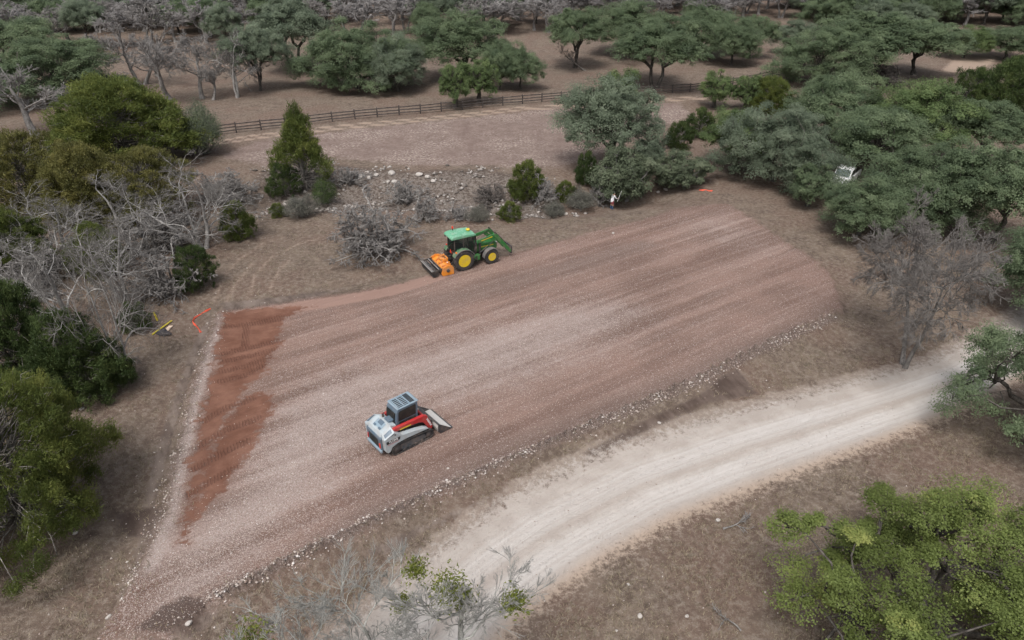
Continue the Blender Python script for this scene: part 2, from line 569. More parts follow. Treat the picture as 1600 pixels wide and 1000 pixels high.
    tread = t.mul(t.step(wv.outputs[1], 0.3, 0.7), t.step(t.add(lane, t.mul(t.sub(nS, 0.5), 0.5)), 0.25, 0.7))
    clayc = t.mix(t.step(nM, 0.35, 0.66), (0.132, 0.058, 0.037), (0.205, 0.102, 0.070))
    clayc = t.mix(t.mul(lane, 0.35), clayc, (0.135, 0.058, 0.038))
    clayc = t.mix(t.step(t.add(nS, t.mul(nG, 0.5)), 0.55, 0.85, 0.35, 0), clayc, (0.120, 0.054, 0.036))
    clayc = t.mix(t.mul(tread, 0.42), clayc, (0.105, 0.045, 0.030))
    bm_ = t.step(t.add(band, t.mul(t.sub(nS, 0.5), 1.0)), 0.35, 0.8)
    padc = t.mix(t.mul(bm_, 0.42), padc, t.mix(t.step(nF, 0.35, 0.65), (0.34, 0.27, 0.245), (0.60, 0.54, 0.505)))
    padc = t.mix(t.mul(cm, 0.92), padc, clayc)
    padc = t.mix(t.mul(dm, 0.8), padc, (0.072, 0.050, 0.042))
    pm = t.step(t.add(pad, t.add(t.mul(t.sub(nS, 0.5), 0.7), t.mul(t.sub(nM, 0.5), 0.7))), 0.30, 0.70)
    col = t.mix(pm, base, padc)
    # windrow of stones and loose dark earth
    wm = t.step(t.add(wind, t.mul(t.sub(nS, 0.5), 0.9)), 0.40, 0.85)
    wc = t.mix(t.step(nF, 0.42, 0.6), (0.095, 0.068, 0.058), (0.21, 0.165, 0.145))
    wc = t.mix(t.mul(sp1, 0.5), wc, (0.58, 0.53, 0.49))
    col = t.mix(t.mul(wm, 0.8), col, wc)
    # caliche road: pale wheel lanes, warmer crown and shoulders
    ln = t.sub(roadv, 0.0)
    w1 = t.add(ln, t.mul(t.sub(nM, 0.5), 0.10))
    g1 = t.mul(t.step(w1, 0.20, 0.34), t.step(w1, 0.40, 0.54, 1, 0))
    g2 = t.mul(t.step(w1, 0.54, 0.66), t.step(w1, 0.74, 0.88, 1, 0))
    lanes = t.mx(g1, g2)
    roadc = t.mix(t.step(nM, 0.3, 0.7), (0.360, 0.318, 0.284), (0.430, 0.388, 0.352))
    roadc = t.mix(t.mul(lanes, t.step(nL, 0.3, 0.7, 0.45, 0.8)), roadc, (0.545, 0.522, 0.500))
    roadc = t.mix(t.step(t.add(nF, t.mul(nG, 0.6)), 0.88, 1.06, 0, 0.35), roadc, (0.36, 0.31, 0.27))
    roadc = t.mix(t.step(t.add(nS, t.mul(nG, 0.5)), 0.55, 0.72, 0.22, 0), roadc, (0.42, 0.36, 0.32))
    cx = t.n('ShaderNodeCombineXYZ')
    t.put(cx.inputs[0], t.mul(t.add(roadv, t.mul(t.sub(nL, 0.5), 0.06)), 26.0))
    t.put(cx.inputs[1], t.mul(nL, 1.5))
    strk = t.noise(cx.outputs[0], 1.0, 3, 0.6)
    roadc = t.mix(t.step(strk, 0.36, 0.58, 0.34, 0), roadc, (0.350, 0.300, 0.262))
    roadc = t.mix(t.mul(t.step(w1, 0.82, 0.97), 0.75), roadc, (0.375, 0.285, 0.215))
    rm = t.step(t.add(road, t.add(t.mul(t.sub(nS, 0.5), 0.85), t.mul(t.sub(nF, 0.5), 0.5))), 0.36, 0.66)
    col = t.mix(rm, col, roadc)
    # relief
    h = t.add(t.mul(nS, 0.5), t.add(t.mul(nF, 0.35), t.mul(nG, 0.15)))
    h = t.mul(h, t.sub(1.0, t.mul(t.mx(rm, cm), 0.6)))
    h = t.add(h, t.add(t.mul(speck, 0.25), t.mul(tread, -0.5)))
    h = t.add(h, t.mul(t.mul(t.sub(t.add(sB, sA), 1.0), pm), 0.9))
    return t.done(t.bsdf(col, 0.93, 0, 0.2, t.bump(h, 0.95, 0.12)))


M_GROUND = ground_material()
_idx = np.arange(NX * NY).reshape(NY, NX)
_Q = np.stack([_idx[:-1, :-1], _idx[:-1, 1:], _idx[1:, 1:], _idx[1:, :-1]], -1).reshape(-1, 4)
_fr, _fp = GM['road'][_Q].mean(1), GM['pad'][_Q].mean(1)
_ft = (GM['track'][_Q].mean(1) > 0.5) & (GY[_Q[:, 0]] > 75)
_cls = np.where(_fr > 0.5, 1, np.where(_fp > 0.5, 2, 0))
GV = np.stack([GX, GY, GZ], 1)
# apron that carries the ground sheet out to the horizon
_rim = np.concatenate([_idx[0, :], _idx[1:, -1], _idx[-1, -2::-1], _idx[-2:0:-1, 0]])
_ctr = np.array([0.0, 150.0])
_dir = GP[_rim] - _ctr
_ring = _ctr + _dir / np.linalg.norm(_dir, axis=1)[:, None] * 6000.0
_apron = np.concatenate([_ring, np.where(_ring[:, 1] > 400, 40.0, -2.0)[:, None]], 1)


def sub_sheet(name, sel, extra=False):
    q = _Q[sel]
    used = np.unique(q)
    remap = np.full(NX * NY, -1)
    remap[used] = np.arange(len(used))
    V, c1, c2, c3, c4, qq = GV[used], _c1[used], _c2[used], _c3[used], _c4[used], remap[q]
    if extra:
        n0, n = len(V), len(_rim)
        k = np.arange(n)
        ro = remap[_rim]
        qq = np.vstack([qq, np.stack([ro, n0 + k, n0 + (k + 1) % n, np.roll(ro, -1)], 1)])
        V = np.vstack([V, _apron])
        z4 = np.zeros((n, 4))
        c1, c2, c3, c4 = (np.vstack([c, z4]) for c in (c1, c2, c3, c4))
    me = mk(name, V, qq, None, {'m1': c1, 'm2': c2, 'm3': c3, 'm4': c4}, smooth=True)
    o = link(name, me, None, M_GROUND)
    o['kind'] = 'structure'
    return o


_rimset = np.zeros(NX * NY, bool)
_rimset[_rim] = True
_cls[_rimset[_Q].any(1)] = 0
sub_sheet('ground', _cls == 0, True)
tag(sub_sheet('gravel_road', _cls == 1), 'pale caliche gravel road curving across the lower right')
tag(sub_sheet('earth_pad', _cls == 2), 'graded stony reddish brown earth pad under both machines')

# ================================================================== VEGETATION
def unit(v):
    return v / (np.linalg.norm(v, axis=-1, keepdims=True) + 1e-9)


def frames(d):
    a = np.where(np.abs(d[..., 2:3]) > 0.9, np.array([1.0, 0, 0]), np.array([0, 0, 1.0]))
    u = unit(np.cross(d, a))
    return u, np.cross(d, u)


def tubes(pts, rad, n):
    """pts (B,K,3), rad (B,K) -> verts, quads: one open tube per polyline"""
    B, K, _ = pts.shape
    d = unit(pts[:, -1] - pts[:, 0])
    u, v = frames(d)
    an = np.arange(n) * 2 * math.pi / n
    ring = np.cos(an)[None, :, None] * u[:, None] + np.sin(an)[None, :, None] * v[:, None]
    V = pts[:, :, None, :] + rad[:, :, None, None] * ring[:, None]
    b, k, j = np.meshgrid(np.arange(B), np.arange(K - 1), np.arange(n), indexing='ij')
    i0 = (b * K + k) * n + j
    i1 = (b * K + k) * n + (j + 1) % n
    q = np.stack([i0, i1, i1 + n, i0 + n], -1).reshape(-1, 4)
    return V.reshape(-1, 3), q


class Acc:
    def __init__(self):
        self.V, self.Q, self.F, self.A, self.n = [], [], [], [], 0

    def add(self, V, q=None, f=None, a=0.5):
        if q is not None and len(q): self.Q.append(q + self.n)
        if f is not None and len(f): self.F.append(f + self.n)
        self.V.append(V)
        self.A.append(np.broadcast_to(np.asarray(a, float), (len(V),)))
        self.n += len(V)

    def mesh(self, name, smooth=False):
        return mk(name, np.concatenate(self.V), np.concatenate(self.Q) if self.Q else None,
                  np.concatenate(self.F) if self.F else None, {'tint': np.concatenate(self.A)}, smooth)


def leaf_cards(acc, c, nrm, size, aspect, tint, rng, along=None):
    """one small pointed blade per leaf"""
    n = len(c)
    if along is None:
        u, _ = frames(nrm)
        w = np.cross(nrm, u)
        th = rng.uniform(0, 2 * math.pi, (n, 1))
        u2 = u * np.cos(th) + w * np.sin(th)
    else:
        u2 = unit(along)
    v2 = unit(np.cross(nrm, u2))
    s = size[:, None]
    b = c - u2 * s * 0.42
    V = np.stack([b + v2 * s * aspect * 0.5, b - v2 * s * aspect * 0.5, c + u2 * s * 0.58], 1).reshape(-1, 3)
    acc.add(V, None, np.arange(n * 3).reshape(-1, 3), np.repeat(tint, 3))


def poisson(rng, gen, n, dmin):
    out = []
    tries = 0
    while len(out) < n and tries < n * 40:
        p = gen()
        tries += 1
        if all((p - q) @ (p - q) > dmin * dmin for q in out):
            out.append(p)
    return np.array(out)


def limb_paths(p0, p1, K, rng, sag=0.12, wander=0.06):
    """curved polylines between arrays of points"""
    B = len(p0)
    L = np.linalg.norm(p1 - p0, axis=1)[:, None, None]
    s = np.linspace(0, 1, K)[None, :, None]
    out = p0[:, None] * (1 - s) + p1[:, None] * s
    bow = 4 * s * (1 - s)
    out = out + bow * L * (rng.normal(0, sag, (B, 1, 3)) + np.array([0, 0, 0.06]))
    jit = rng.normal(0, wander, (B, K, 3)) * L
    jit[:, 0] = 0
    jit[:, -1] = 0
    return out + jit


def make_oak(seed, H=9.0, R=5.0, nc=80, leaf=0.13, per=520, trunk_h=1.8, forks=1, z0f=0.40, crad=1.25, low=-0.25, gap=0.0, shape=2.0, twig=True):
    rng = np.random.RandomState(seed)
    ph = rng.uniform(0, 6.28, 6)
    z0 = z0f * H

    def gen():
        while True:
            d = unit(rng.normal(size=3))
            if d[2] > low: break
        az = math.atan2(d[1], d[0])
        k = 1 + 0.20 * math.sin(2 * az + ph[0]) + 0.16 * math.sin(3 * az + ph[1] + 2 * d[2]) + 0.12 * math.sin(5 * az + ph[2] - 3 * d[2])
        rho = rng.uniform(0.30, 1.0) ** 0.5
        return np.array([R * k * rho * d[0], R * k * rho * d[1], z0 + (H - z0 - 0.5) * rho * d[2] * (1 + 0.12 * math.sin(3 * az + ph[3]))])
    C = poisson(rng, gen, nc, crad * 0.78)
    if gap > 0:
        C = C[rng.uniform(size=len(C)) > gap]
    nc = len(C)
    wood = Acc()
    # trunk(s)
    tops, roots = [], []
    for f in range(forks):
        a = rng.uniform(0, 6.28)
        off = 0.0 if forks == 1 else 0.35
        p0 = np.array([off * math.cos(a), off * math.sin(a), -0.25])
        p1 = np.array([(off + 0.5 * (forks > 1)) * math.cos(a) + rng.normal(0, .15), (off + 0.5 * (forks > 1)) * math.sin(a) + rng.normal(0, .15), trunk_h])
        pts = limb_paths(p0[None], p1[None], 6, rng, 0.04, 0.03)
        r = np.linspace(0.30, 0.22, 6)[None] * (1.0 if forks == 1 else 0.75)
        r[0, 0] *= 1.35
        V, q = tubes(pts, r, 9)
        wood.add(V, q)
        tops.append(p1)
    tops = np.array(tops)
    # main limbs by direction
    nm = 7
    az = np.arctan2(C[:, 1], C[:, 0])
    grp = ((az + math.pi) / (2 * math.pi) * (nm - 1)).astype(int)
    grp[(np.hypot(C[:, 0], C[:, 1]) < R * 0.33)] = nm - 1
    for g in range(nm):
        ids = np.where(grp == g)[0]
        if not len(ids): continue
        cen = C[ids].mean(0)
        tp = tops[np.argmin(np.linalg.norm(tops - cen, axis=1))]
        e = tp + (cen - tp) * 0.85
        e[2] -= 0.35
        lp = limb_paths(tp[None], e[None], 7, rng, 0.10, 0.04)
        V, q = tubes(lp, np.linspace(0.19, 0.07, 7)[None], 6)
        wood.add(V, q)
        k = np.clip((np.linalg.norm(C[ids] - tp, axis=1) / np.linalg.norm(e - tp) * 4).astype(int), 1, 5)
        bp = limb_paths(lp[0, k], C[ids], 5, rng, 0.10, 0.06)
        V, q = tubes(bp, np.linspace(0.07, 0.022, 5)[None].repeat(len(ids), 0), 4)
        wood.add(V, q)
    # foliage: clumps > tufts > leaves
    nt = 15
    cr = crad * rng.uniform(0.5, 1.35, nc)
    d = unit(rng.normal(size=(nc, nt, 3)) + np.array([0, 0, 0.80]))
    rr = rng.uniform(0.62, 1.05, (nc, nt, 1))
    TF = C[:, None] + d * cr[:, None, None] * rr * np.array([1, 1, 0.72])
    nl = max(4, per // nt)
    sg = 0.19 * cr[:, None, None, None]
    LF = TF[:, :, None] + rng.normal(size=(nc, nt, nl, 3)) * sg * np.array([1.15, 1.15, 0.8])
    out = unit(LF - (C[:, None, None] + np.array([0, 0, -0.3])))
    nr = unit(out * 0.9 + np.array([0, 0, 0.45]) + rng.normal(size=LF.shape) * 0.36)
    tint = np.clip(0.5 + rng.normal(0, .15, (nc, 1, 1)) + rng.normal(0, .09, (nc, nt, 1)) + rng.normal(0, .07, (nc, nt, nl)), 0, 1)
    acc = Acc()
    n = LF.size // 3
    leaf_cards(acc, LF.reshape(-1, 3), nr.reshape(-1, 3), leaf * rng.uniform(0.6, 1.35, n), 0.85, tint.reshape(-1), rng)
    if twig:
        m = min(nc * 6, 600)
        ii = rng.randint(0, nc, m)
        jj = rng.randint(0, nt, m)
        tp = limb_paths(C[ii], TF[ii, jj] + unit(TF[ii, jj] - C[ii]) * 0.12, 3, rng, 0.1, 0.05)
        V, q = tubes(tp, np.array([[0.018, 0.012, 0.006]]).repeat(m, 0), 3)
        wood.add(V, q, None, 0.8)
    return wood.mesh('oak_wood', True), acc.mesh('oak_leaves')


def make_juniper(seed, H=6.0, R=3.0, nc=150, per=330, leaf=0.20, crad=0.62, cone=0.55, base=0.10, asp=0.24, lean=0.0, bare=0.0, flatten=1.0, dome=1.0, lowbare=0.0):
    rng = np.random.RandomState(seed)
    ph = rng.uniform(0, 6.28, 6)

    def gen():
        zf = rng.uniform(base, 0.97)
        az = rng.uniform(-math.pi, math.pi)
        prof = (1 - zf ** dome) ** cone * min(1.0, (zf / 0.22) ** 0.35)
        k = 1 + 0.15 * math.sin(2 * az + ph[0] + 4 * zf) + 0.15 * math.sin(3 * az + ph[1] - 5 * zf) + 0.10 * math.sin(6 * az + ph[2] + 8 * zf)
        rho = rng.uniform(0.18, 1.0) ** 0.45
        r = R * prof * k * rho
        return np.array([r * math.cos(az) + lean * zf * H, r * math.sin(az), zf * H])
    C = poisson(rng, gen, nc, crad * 0.75)
    nc = len(C)
    wood = Acc()
    tr = limb_paths(np.array([[0, 0, -0.2]]), np.array([[lean * H * 0.85, 0, H * 0.88]]), 7, rng, 0.03, 0.02)
    V, q = tubes(tr, np.linspace(0.20, 0.03, 7)[None] * (0.5 + H / 12), 7)
    wood.add(V, q)
    zs = np.clip(C[:, 2] * 0.8 - 0.25, 0.1, H * 0.85)
    p0 = np.stack([lean * zs, np.zeros(nc), zs], 1)
    bp = limb_paths(p0, C, 5, rng, 0.08, 0.05)
    V, q = tubes(bp, np.linspace(0.045, 0.012, 5)[None].repeat(nc, 0), 4)
    wood.add(V, q, None, 0.6)
    # bare grey twigs poking through
    m = int(nc * (1.2 + 6 * bare))
    ii = rng.randint(0, nc, m)
    dd = unit(C[ii] - p0[ii] + rng.normal(0, 0.5, (m, 3)))
    tp = limb_paths(C[ii] - dd * 0.3, C[ii] + dd * rng.uniform(0.3, 0.95, (m, 1)) * crad * 1.2, 3, rng, 0.12, 0.05)
    V, q = tubes(tp, np.array([[0.016, 0.011, 0.005]]).repeat(m, 0), 3)
    wood.add(V, q, None, 0.95)
    keep = rng.uniform(size=nc) > bare + lowbare * np.clip(1 - C[:, 2] / (0.55 * H), 0, 1)
    C2 = C[keep]
    nk = len(C2)
    nt = 11
    cr = crad * rng.uniform(0.7, 1.3, nk)
    axis = np.stack([lean * C2[:, 2], np.zeros(nk), C2[:, 2] * 0.6], 1)
    outc = unit(C2 - axis)
    d = unit(rng.normal(size=(nk, nt, 3)) + outc[:, None] * 0.7 + np.array([0, 0, 0.25]))
    TF = C2[:, None] + d * cr[:, None, None] * rng.uniform(0.3, 1.0, (nk, nt, 1)) * np.array([1, 1, flatten])
    nl = max(4, per // nt)
    LF = TF[:, :, None] + rng.normal(size=(nk, nt, nl, 3)) * 0.20 * cr[:, None, None, None]
    al = unit(outc[:, None, None] * 0.6 + np.array([0, 0, 0.55]) + rng.normal(size=LF.shape) * 0.55)
    nr = unit(np.cross(al, rng.normal(size=LF.shape)))
    tint = np.clip(0.5 + rng.normal(0, .17, (nk, 1, 1)) + rng.normal(0, .10, (nk, nt, 1)) + rng.normal(0, .12, (nk, nt, nl)), 0, 1)
    acc = Acc()
    n = LF.size // 3
    leaf_cards(acc, LF.reshape(-1, 3), nr.reshape(-1, 3), leaf * rng.uniform(0.6, 1.3, n), asp, tint.reshape(-1), rng, al.reshape(-1, 3))
    return wood.mesh('juniper_wood', True), acc.mesh('juniper_leaves')


def make_bare(seed, H=9.0, spread=0.62, trunk_h=2.2, forks=1, lean=0.0, kids=(6, 7, 7, 7, 6), droop=0.10, thick=0.24, leaf_clumps=0, twig_len=1.0, up=0.25, thin=1.0, wig=0.11, fat=1.0, stem=0.62):
    """leafless tree: levels of tapering limbs down to fine twigs; returns trunk mesh, branch mesh, tufts mesh or None"""
    rng = np.random.RandomState(seed)
    trunk, wood = Acc(), Acc()
    S, D, L, Rd = [], [], [], []
    for f in range(forks):
        a = 6.28 * (f + rng.uniform(-.2, .2)) / max(forks, 1)
        tilt = (0.05 if forks == 1 else rng.uniform(0.18, 0.42))
        d = unit(np.array([math.cos(a) * tilt + lean, math.sin(a) * tilt, 1.0]))
        S.append(np.array([math.cos(a), math.sin(a), 0]) * (0.0 if forks == 1 else 0.16) * thick * 5)
        D.append(d)
        L.append(H * stem * rng.uniform(0.85, 1.05))
        Rd.append(thick * (1.0 if forks == 1 else 0.72))
    S, D, L, Rd = np.array(S), np.array(D), np.array(L), np.array(Rd)
    S[:, 2] -= 0.2
    nseg = [8, 6, 5, 4, 2, 1]
    sides = [9, 6, 5, 4, 3, 3]
    lens = [0, 0.60, 0.56, 0.58, 0.62, 0.80 * twig_len]
    tips = None
    for lev in range(6):
        B, K = len(S), nseg[lev] + 1
        pts = np.zeros((B, K, 3))
        pts[:, 0] = S
        d = D.copy()
        dirs = [d]
        for k in range(1, K):
            w = wig * (0.8, 1.7, 1.3, 0.8, 0.5, 0.3)[lev]
            d = unit(d + rng.normal(0, w, (B, 3)) + np.array([0, 0, (up if lev < 3 else -droop) * 0.28]))
            pts[:, k] = pts[:, k - 1] + d * (L / (K - 1))[:, None]
            dirs.append(d)
        dirs = np.stack(dirs, 1)
        taper = np.linspace(1, 0.32, K)[None]
        rad = Rd[:, None] * taper
        if lev == 0:
            rad[:, 0] *= 1.4
        rad = np.maximum(rad, (0.03, 0.02, 0.015, 0.011, 0.0085, 0.0070)[lev] * fat)
        if lev == 5:      # twigs: slim three-sided spikes
            u, v = frames(unit(pts[:, 1] - pts[:, 0]))
            an = np.arange(3) * 2 * math.pi / 3
            ring = pts[:, :1] + rad[:, :1, None] * (np.cos(an)[None, :, None] * u[:, None] + np.sin(an)[None, :, None] * v[:, None])
            V = np.concatenate([ring, pts[:, 1:2]], 1).reshape(-1, 3)
            b4 = (np.arange(B) * 4)[:, None, None]
            wood.add(V, None, (b4 + np.array([[0, 1, 3], [1, 2, 3], [2, 0, 3]])[None]).reshape(-1, 3), 0.2)
            break
        V, q = tubes(pts, rad, sides[lev])
        (trunk if lev == 0 else wood).add(V, q, None, (0.9, 0.85, 0.75, 0.55, 0.35, 0.2)[lev])
        if lev == 4: tips = pts[:, -1]
        nk = kids[lev]
        lo = (trunk_h / (H * stem)) if lev == 0 else 0.22
        frac = rng.uniform(lo, 1.0, (B, nk))
        frac[:, -1] = 1.0
        fi = frac * (K - 1)
        k0 = np.clip(fi.astype(int), 0, K - 2)
        w = (fi - k0)[..., None]
        bi = np.arange(B)[:, None]
        st = pts[bi, k0] * (1 - w) + pts[bi, k0 + 1] * w
        dd = dirs[bi, k0]
        rnd = rng.normal(size=(B, nk, 3))
        rnd -= (rnd * dd).sum(-1, keepdims=True) * dd
        rnd = unit(rnd)
        ang = rng.uniform(0.5, 1.05, (B, nk, 1)) * (1.15, 1.05, 0.85, 0.75, 0.7)[lev] * spread / 0.62
        ang[:, -1] *= 0.35
        nd = unit(dd * np.cos(ang) + rnd * np.sin(ang))
        ll = L[:, None] * lens[lev + 1] * rng.uniform(0.6, 1.25, (B, nk)) * (1.1 - 0.45 * frac)
        rr = np.take_along_axis(rad, k0, 1) * rng.uniform(0.42, 0.62, (B, nk)) * (thin if lev > 1 else 1)
        S, D, L, Rd = st.reshape(-1, 3), nd.reshape(-1, 3), ll.reshape(-1), rr.reshape(-1)
    lv = None
    if leaf_clumps:
        acc = Acc()
        c = tips[rng.randint(0, len(tips), leaf_clumps)]
        m = 520
        P = c[:, None] + rng.normal(size=(leaf_clumps, m, 3)) * rng.uniform(.12, .26, (leaf_clumps, 1, 1))
        n = P.size // 3
        leaf_cards(acc, P.reshape(-1, 3), unit(rng.normal(size=(n, 3)) + np.array([0, 0, .4])), 0.11 * rng.uniform(.6, 1.3, n), 0.5,
                   np.clip(rng.normal(.5, .2, n), 0, 1), rng)
        lv = acc.mesh('tuft_leaves')
    return trunk.mesh('bare_trunk', True), wood.mesh('bare_branches', False), lv


def make_shrub(seed, R=1.6, H=1.8, n=9000, leaf=0.09, tufts=140, stems=26):
    """rounded small-leaved bush, leafy to the ground"""
    rng = np.random.RandomState(seed)
    ph = rng.uniform(0, 6.28, 4)
    d = unit(rng.normal(size=(tufts, 3)))
    d[:, 2] = np.abs(d[:, 2]) * 1.1 - 0.12
    az = np.arctan2(d[:, 1], d[:, 0])
    k = 1 + 0.18 * np.sin(2 * az + ph[0]) + 0.14 * np.sin(3 * az + ph[1]) + 0.08 * np.sin(5 * az + ph[2])
    rho = rng.uniform(0.15, 1, tufts) ** 0.4
    C = d * (rho * k)[:, None] * np.array([R, R, H * 0.62]) + np.array([0, 0, H * 0.36])
    C[:, 2] = np.maximum(C[:, 2], 0.12)
    m = n // tufts
    P = C[:, None] + rng.normal(size=(tufts, m, 3)) * np.array([0.20, 0.20, 0.16]) * R / 1.6
    nr = unit(d[:, None] * 0.6 + np.array([0, 0, 0.45]) + rng.normal(size=P.shape) * 0.6)
    tint = np.clip(0.5 + rng.normal(0, .17, (tufts, 1)) + rng.normal(0, .15, (tufts, m)), 0, 1)
    acc = Acc()
    q = P.size // 3
    leaf_cards(acc, P.reshape(-1, 3), nr.reshape(-1, 3), leaf * rng.uniform(.6, 1.4, q), 0.5, tint.reshape(-1), rng)
    wood = Acc()
    ii = rng.randint(0, tufts, stems * 3)
    b = rng.normal(0, 0.12, (stems * 3, 3))
    b[:, 2] = -0.05
    V, t4 = tubes(limb_paths(b, C[ii] * 1.04, 5, rng, 0.12, 0.05), np.linspace(0.03, 0.008, 5)[None].repeat(stems * 3, 0), 4)
    wood.add(V, t4, None, 0.7)
    return wood.mesh('shrub_stems', True), acc.mesh('shrub_leaves')


def leaf_mat(name, dark, light, tip, hue=0.0, trans=0.22):
    t = T(name)
    a = t.attr('tint').outputs['Fac']
    oi = t.n('ShaderNodeObjectInfo').outputs['Random']
    c = t.mix(t.step(a, 0.15, 0.75), dark, light)
    c = t.mix(t.step(a, 0.66, 0.98, 0, 0.8), c, tip)
    c = t.mix(t.mul(t.step(oi, 0.0, 1.0), 0.22), c, tuple(v * 0.8 for v in dark))
    b = t.bsdf(c, 0.62, 0, 0.25)
    tr = t.n('ShaderNodeBsdfTranslucent')
    t.put(tr.inputs[0], t.mix(0.5, c, tip))
    mx = t.n('ShaderNodeMixShader')
    mx.inputs[0].default_value = trans
    t.t.links.new(b, mx.inputs[1])
    t.t.links.new(tr.outputs[0], mx.inputs[2])
    return t.done(mx.outputs[0])


def bark_mat(name, dark, light, twig=None):
    """light limbs with dark fissures; attribute tint below 0.45 marks fine twigs"""
    t = T(name)
    p = t.objco()
    n1 = t.noise(t.mapping(p, (1, 1, 0.35)), 5.0, 4, 0.7)
    n2 = t.noise(p, 28.0, 3, 0.7)
    a = t.attr('tint').outputs['Fac']
    c = t.mix(t.step(t.add(t.mul(n1, 0.7), t.mul(n2, 0.3)), 0.36, 0.62), dark, light)
    if twig:
        c = t.mix(t.step(a, 0.40, 0.70), t.mix(n1, tuple(v * 0.75 for v in twig), tuple(v * 1.25 for v in twig)), c)
    return t.done(t.bsdf(c, 0.9, 0, 0.2, t.bump(n1, 0.5, 0.03)))


LM = {
    'oak': leaf_mat('leaf_live_oak', (0.104, 0.147, 0.086), (0.201, 0.262, 0.147), (0.296, 0.359, 0.215), trans=0.48),
    'oak_grey': leaf_mat('leaf_grey_oak', (0.124, 0.160, 0.111), (0.232, 0.282, 0.197), (0.322, 0.375, 0.269), trans=0.48),
    'oak_bright': leaf_mat('leaf_bright_oak', (0.085, 0.128, 0.052), (0.170, 0.236, 0.098), (0.265, 0.325, 0.140), trans=0.45),
    'oak_near': leaf_mat('leaf_near_oak', (0.086, 0.115, 0.030), (0.213, 0.270, 0.081), (0.402, 0.420, 0.138), trans=0.38),
    'jun': leaf_mat('leaf_juniper', (0.068, 0.096, 0.026), (0.152, 0.188, 0.050), (0.262, 0.280, 0.080), trans=0.42),
    'jun_dark': leaf_mat('leaf_dark_juniper', (0.036, 0.060, 0.020), (0.088, 0.128, 0.042), (0.150, 0.180, 0.062), trans=0.30),
    'jun_olive': leaf_mat('leaf_olive_juniper', (0.085, 0.088, 0.028), (0.185, 0.180, 0.058), (0.285, 0.255, 0.090), trans=0.30),
    'sage': leaf_mat('leaf_sage_bush', (0.075, 0.096, 0.058), (0.150, 0.182, 0.112), (0.215, 0.245, 0.160)),
    'grey_brush': leaf_mat('leaf_grey_brush', (0.098, 0.098, 0.081), (0.184, 0.182, 0.152), (0.247, 0.241, 0.207)),
    'mistletoe': leaf_mat('leaf_mistletoe', (0.094, 0.116, 0.022), (0.187, 0.215, 0.044), (0.286, 0.297, 0.077)),
}
BM = {
    'oak': bark_mat('bark_oak', (0.040, 0.034, 0.030), (0.13, 0.118, 0.106)),
    'grey': bark_mat('bark_grey', (0.125, 0.117, 0.110), (0.32, 0.305, 0.29), (0.235, 0.222, 0.212)),
    'far': bark_mat('bark_far_grey', (0.125, 0.117, 0.112), (0.30, 0.285, 0.275), (0.285, 0.272, 0.266)),
    'pale': bark_mat('bark_pale', (0.20, 0.19, 0.178), (0.47, 0.455, 0.435), (0.150, 0.140, 0.130)),
    'mid': bark_mat('bark_mid_grey', (0.095, 0.088, 0.082), (0.26, 0.245, 0.23), (0.178, 0.165, 0.155)),
    'lichen': bark_mat('bark_lichen', (0.16, 0.16, 0.145), (0.42, 0.42, 0.39), (0.30, 0.295, 0.275)),
    'brown': bark_mat('bark_brown', (0.075, 0.064, 0.058), (0.18, 0.162, 0.148), (0.125, 0.112, 0.104)),
    'jun': bark_mat('bark_juniper', (0.09, 0.078, 0.068), (0.32, 0.30, 0.275)),
}

PROTO = {}


def proto(key, fn, *a, **k):
    parts = [m for m in fn(*a, **k) if m is not None]
    co = []
    for m in parts:
        v = np.zeros(len(m.vertices) * 3, np.float32)
        m.vertices.foreach_get('co', v)
        co.append(v.reshape(-1, 3))
    c = np.concatenate(co)
    r = np.percentile(np.hypot(c[:, 0], c[:, 1]), 97)
    PROTO[key] = (parts, r, np.percentile(c[:, 2], 99.7), math.atan2(np.median(c[:, 1]), np.median(c[:, 0])))


for i in range(5):
    proto(f'oak{i}', make_oak, 11 + i, H=9, R=5, nc=84, per=930, leaf=0.142, trunk_h=(2.0, 2.9, 2.2, 2.8, 1.9)[i], forks=1 + (i in (1, 3)), low=(-0.35, -0.05, -0.45, -0.08, -0.4)[i], z0f=(0.47, 0.54, 0.46, 0.54, 0.48)[i], crad=(1.3, 1.15, 1.4, 1.05, 1.25)[i], gap=(0, .10, 0, .12, .05)[i])
proto('oak_big', make_oak, 31, H=9, R=6.5, nc=140, per=960, leaf=0.138, trunk_h=1.6, forks=2, low=-0.45, crad=1.3, z0f=0.36)
proto('oak_near', make_oak, 41, H=7.5, R=5.4, nc=165, per=1150, leaf=0.070, trunk_h=1.7, forks=2, low=-0.25, crad=0.70, z0f=0.45, gap=0.30)
proto('oak_edge', make_oak, 44, H=8, R=5.2, nc=100, per=1000, leaf=0.10, trunk_h=1.9, forks=1, low=-0.4, crad=0.95, z0f=0.42, gap=0.05)
proto('oak_young', make_oak, 51, H=5, R=2.2, nc=40, per=620, leaf=0.11, trunk_h=1.3, forks=1, low=-0.5, crad=0.7, z0f=0.45)
proto('oak_bushy', make_oak, 55, H=4.5, R=2.7, nc=64, per=560, leaf=0.125, trunk_h=0.6, forks=2, low=-0.85, z0f=0.44, crad=0.78)
proto('jun0', make_juniper, 61, H=6, R=3.4, nc=190, per=520, leaf=0.20, cone=0.60, dome=2.4, bare=0.05)
proto('jun1', make_juniper, 62, H=6, R=3.0, nc=150, per=520, leaf=0.20, cone=0.60, dome=1.7, bare=0.04)
proto('jun2', make_juniper, 63, H=6, R=3.6, nc=170, per=480, leaf=0.20, cone=0.60, dome=2.8, bare=0.25)
proto('jun_snag', make_juniper, 64, H=6, R=1.9, nc=110, per=500, leaf=0.20, cone=0.75, dome=1.2, bare=0.22, base=0.10, lowbare=0.9)
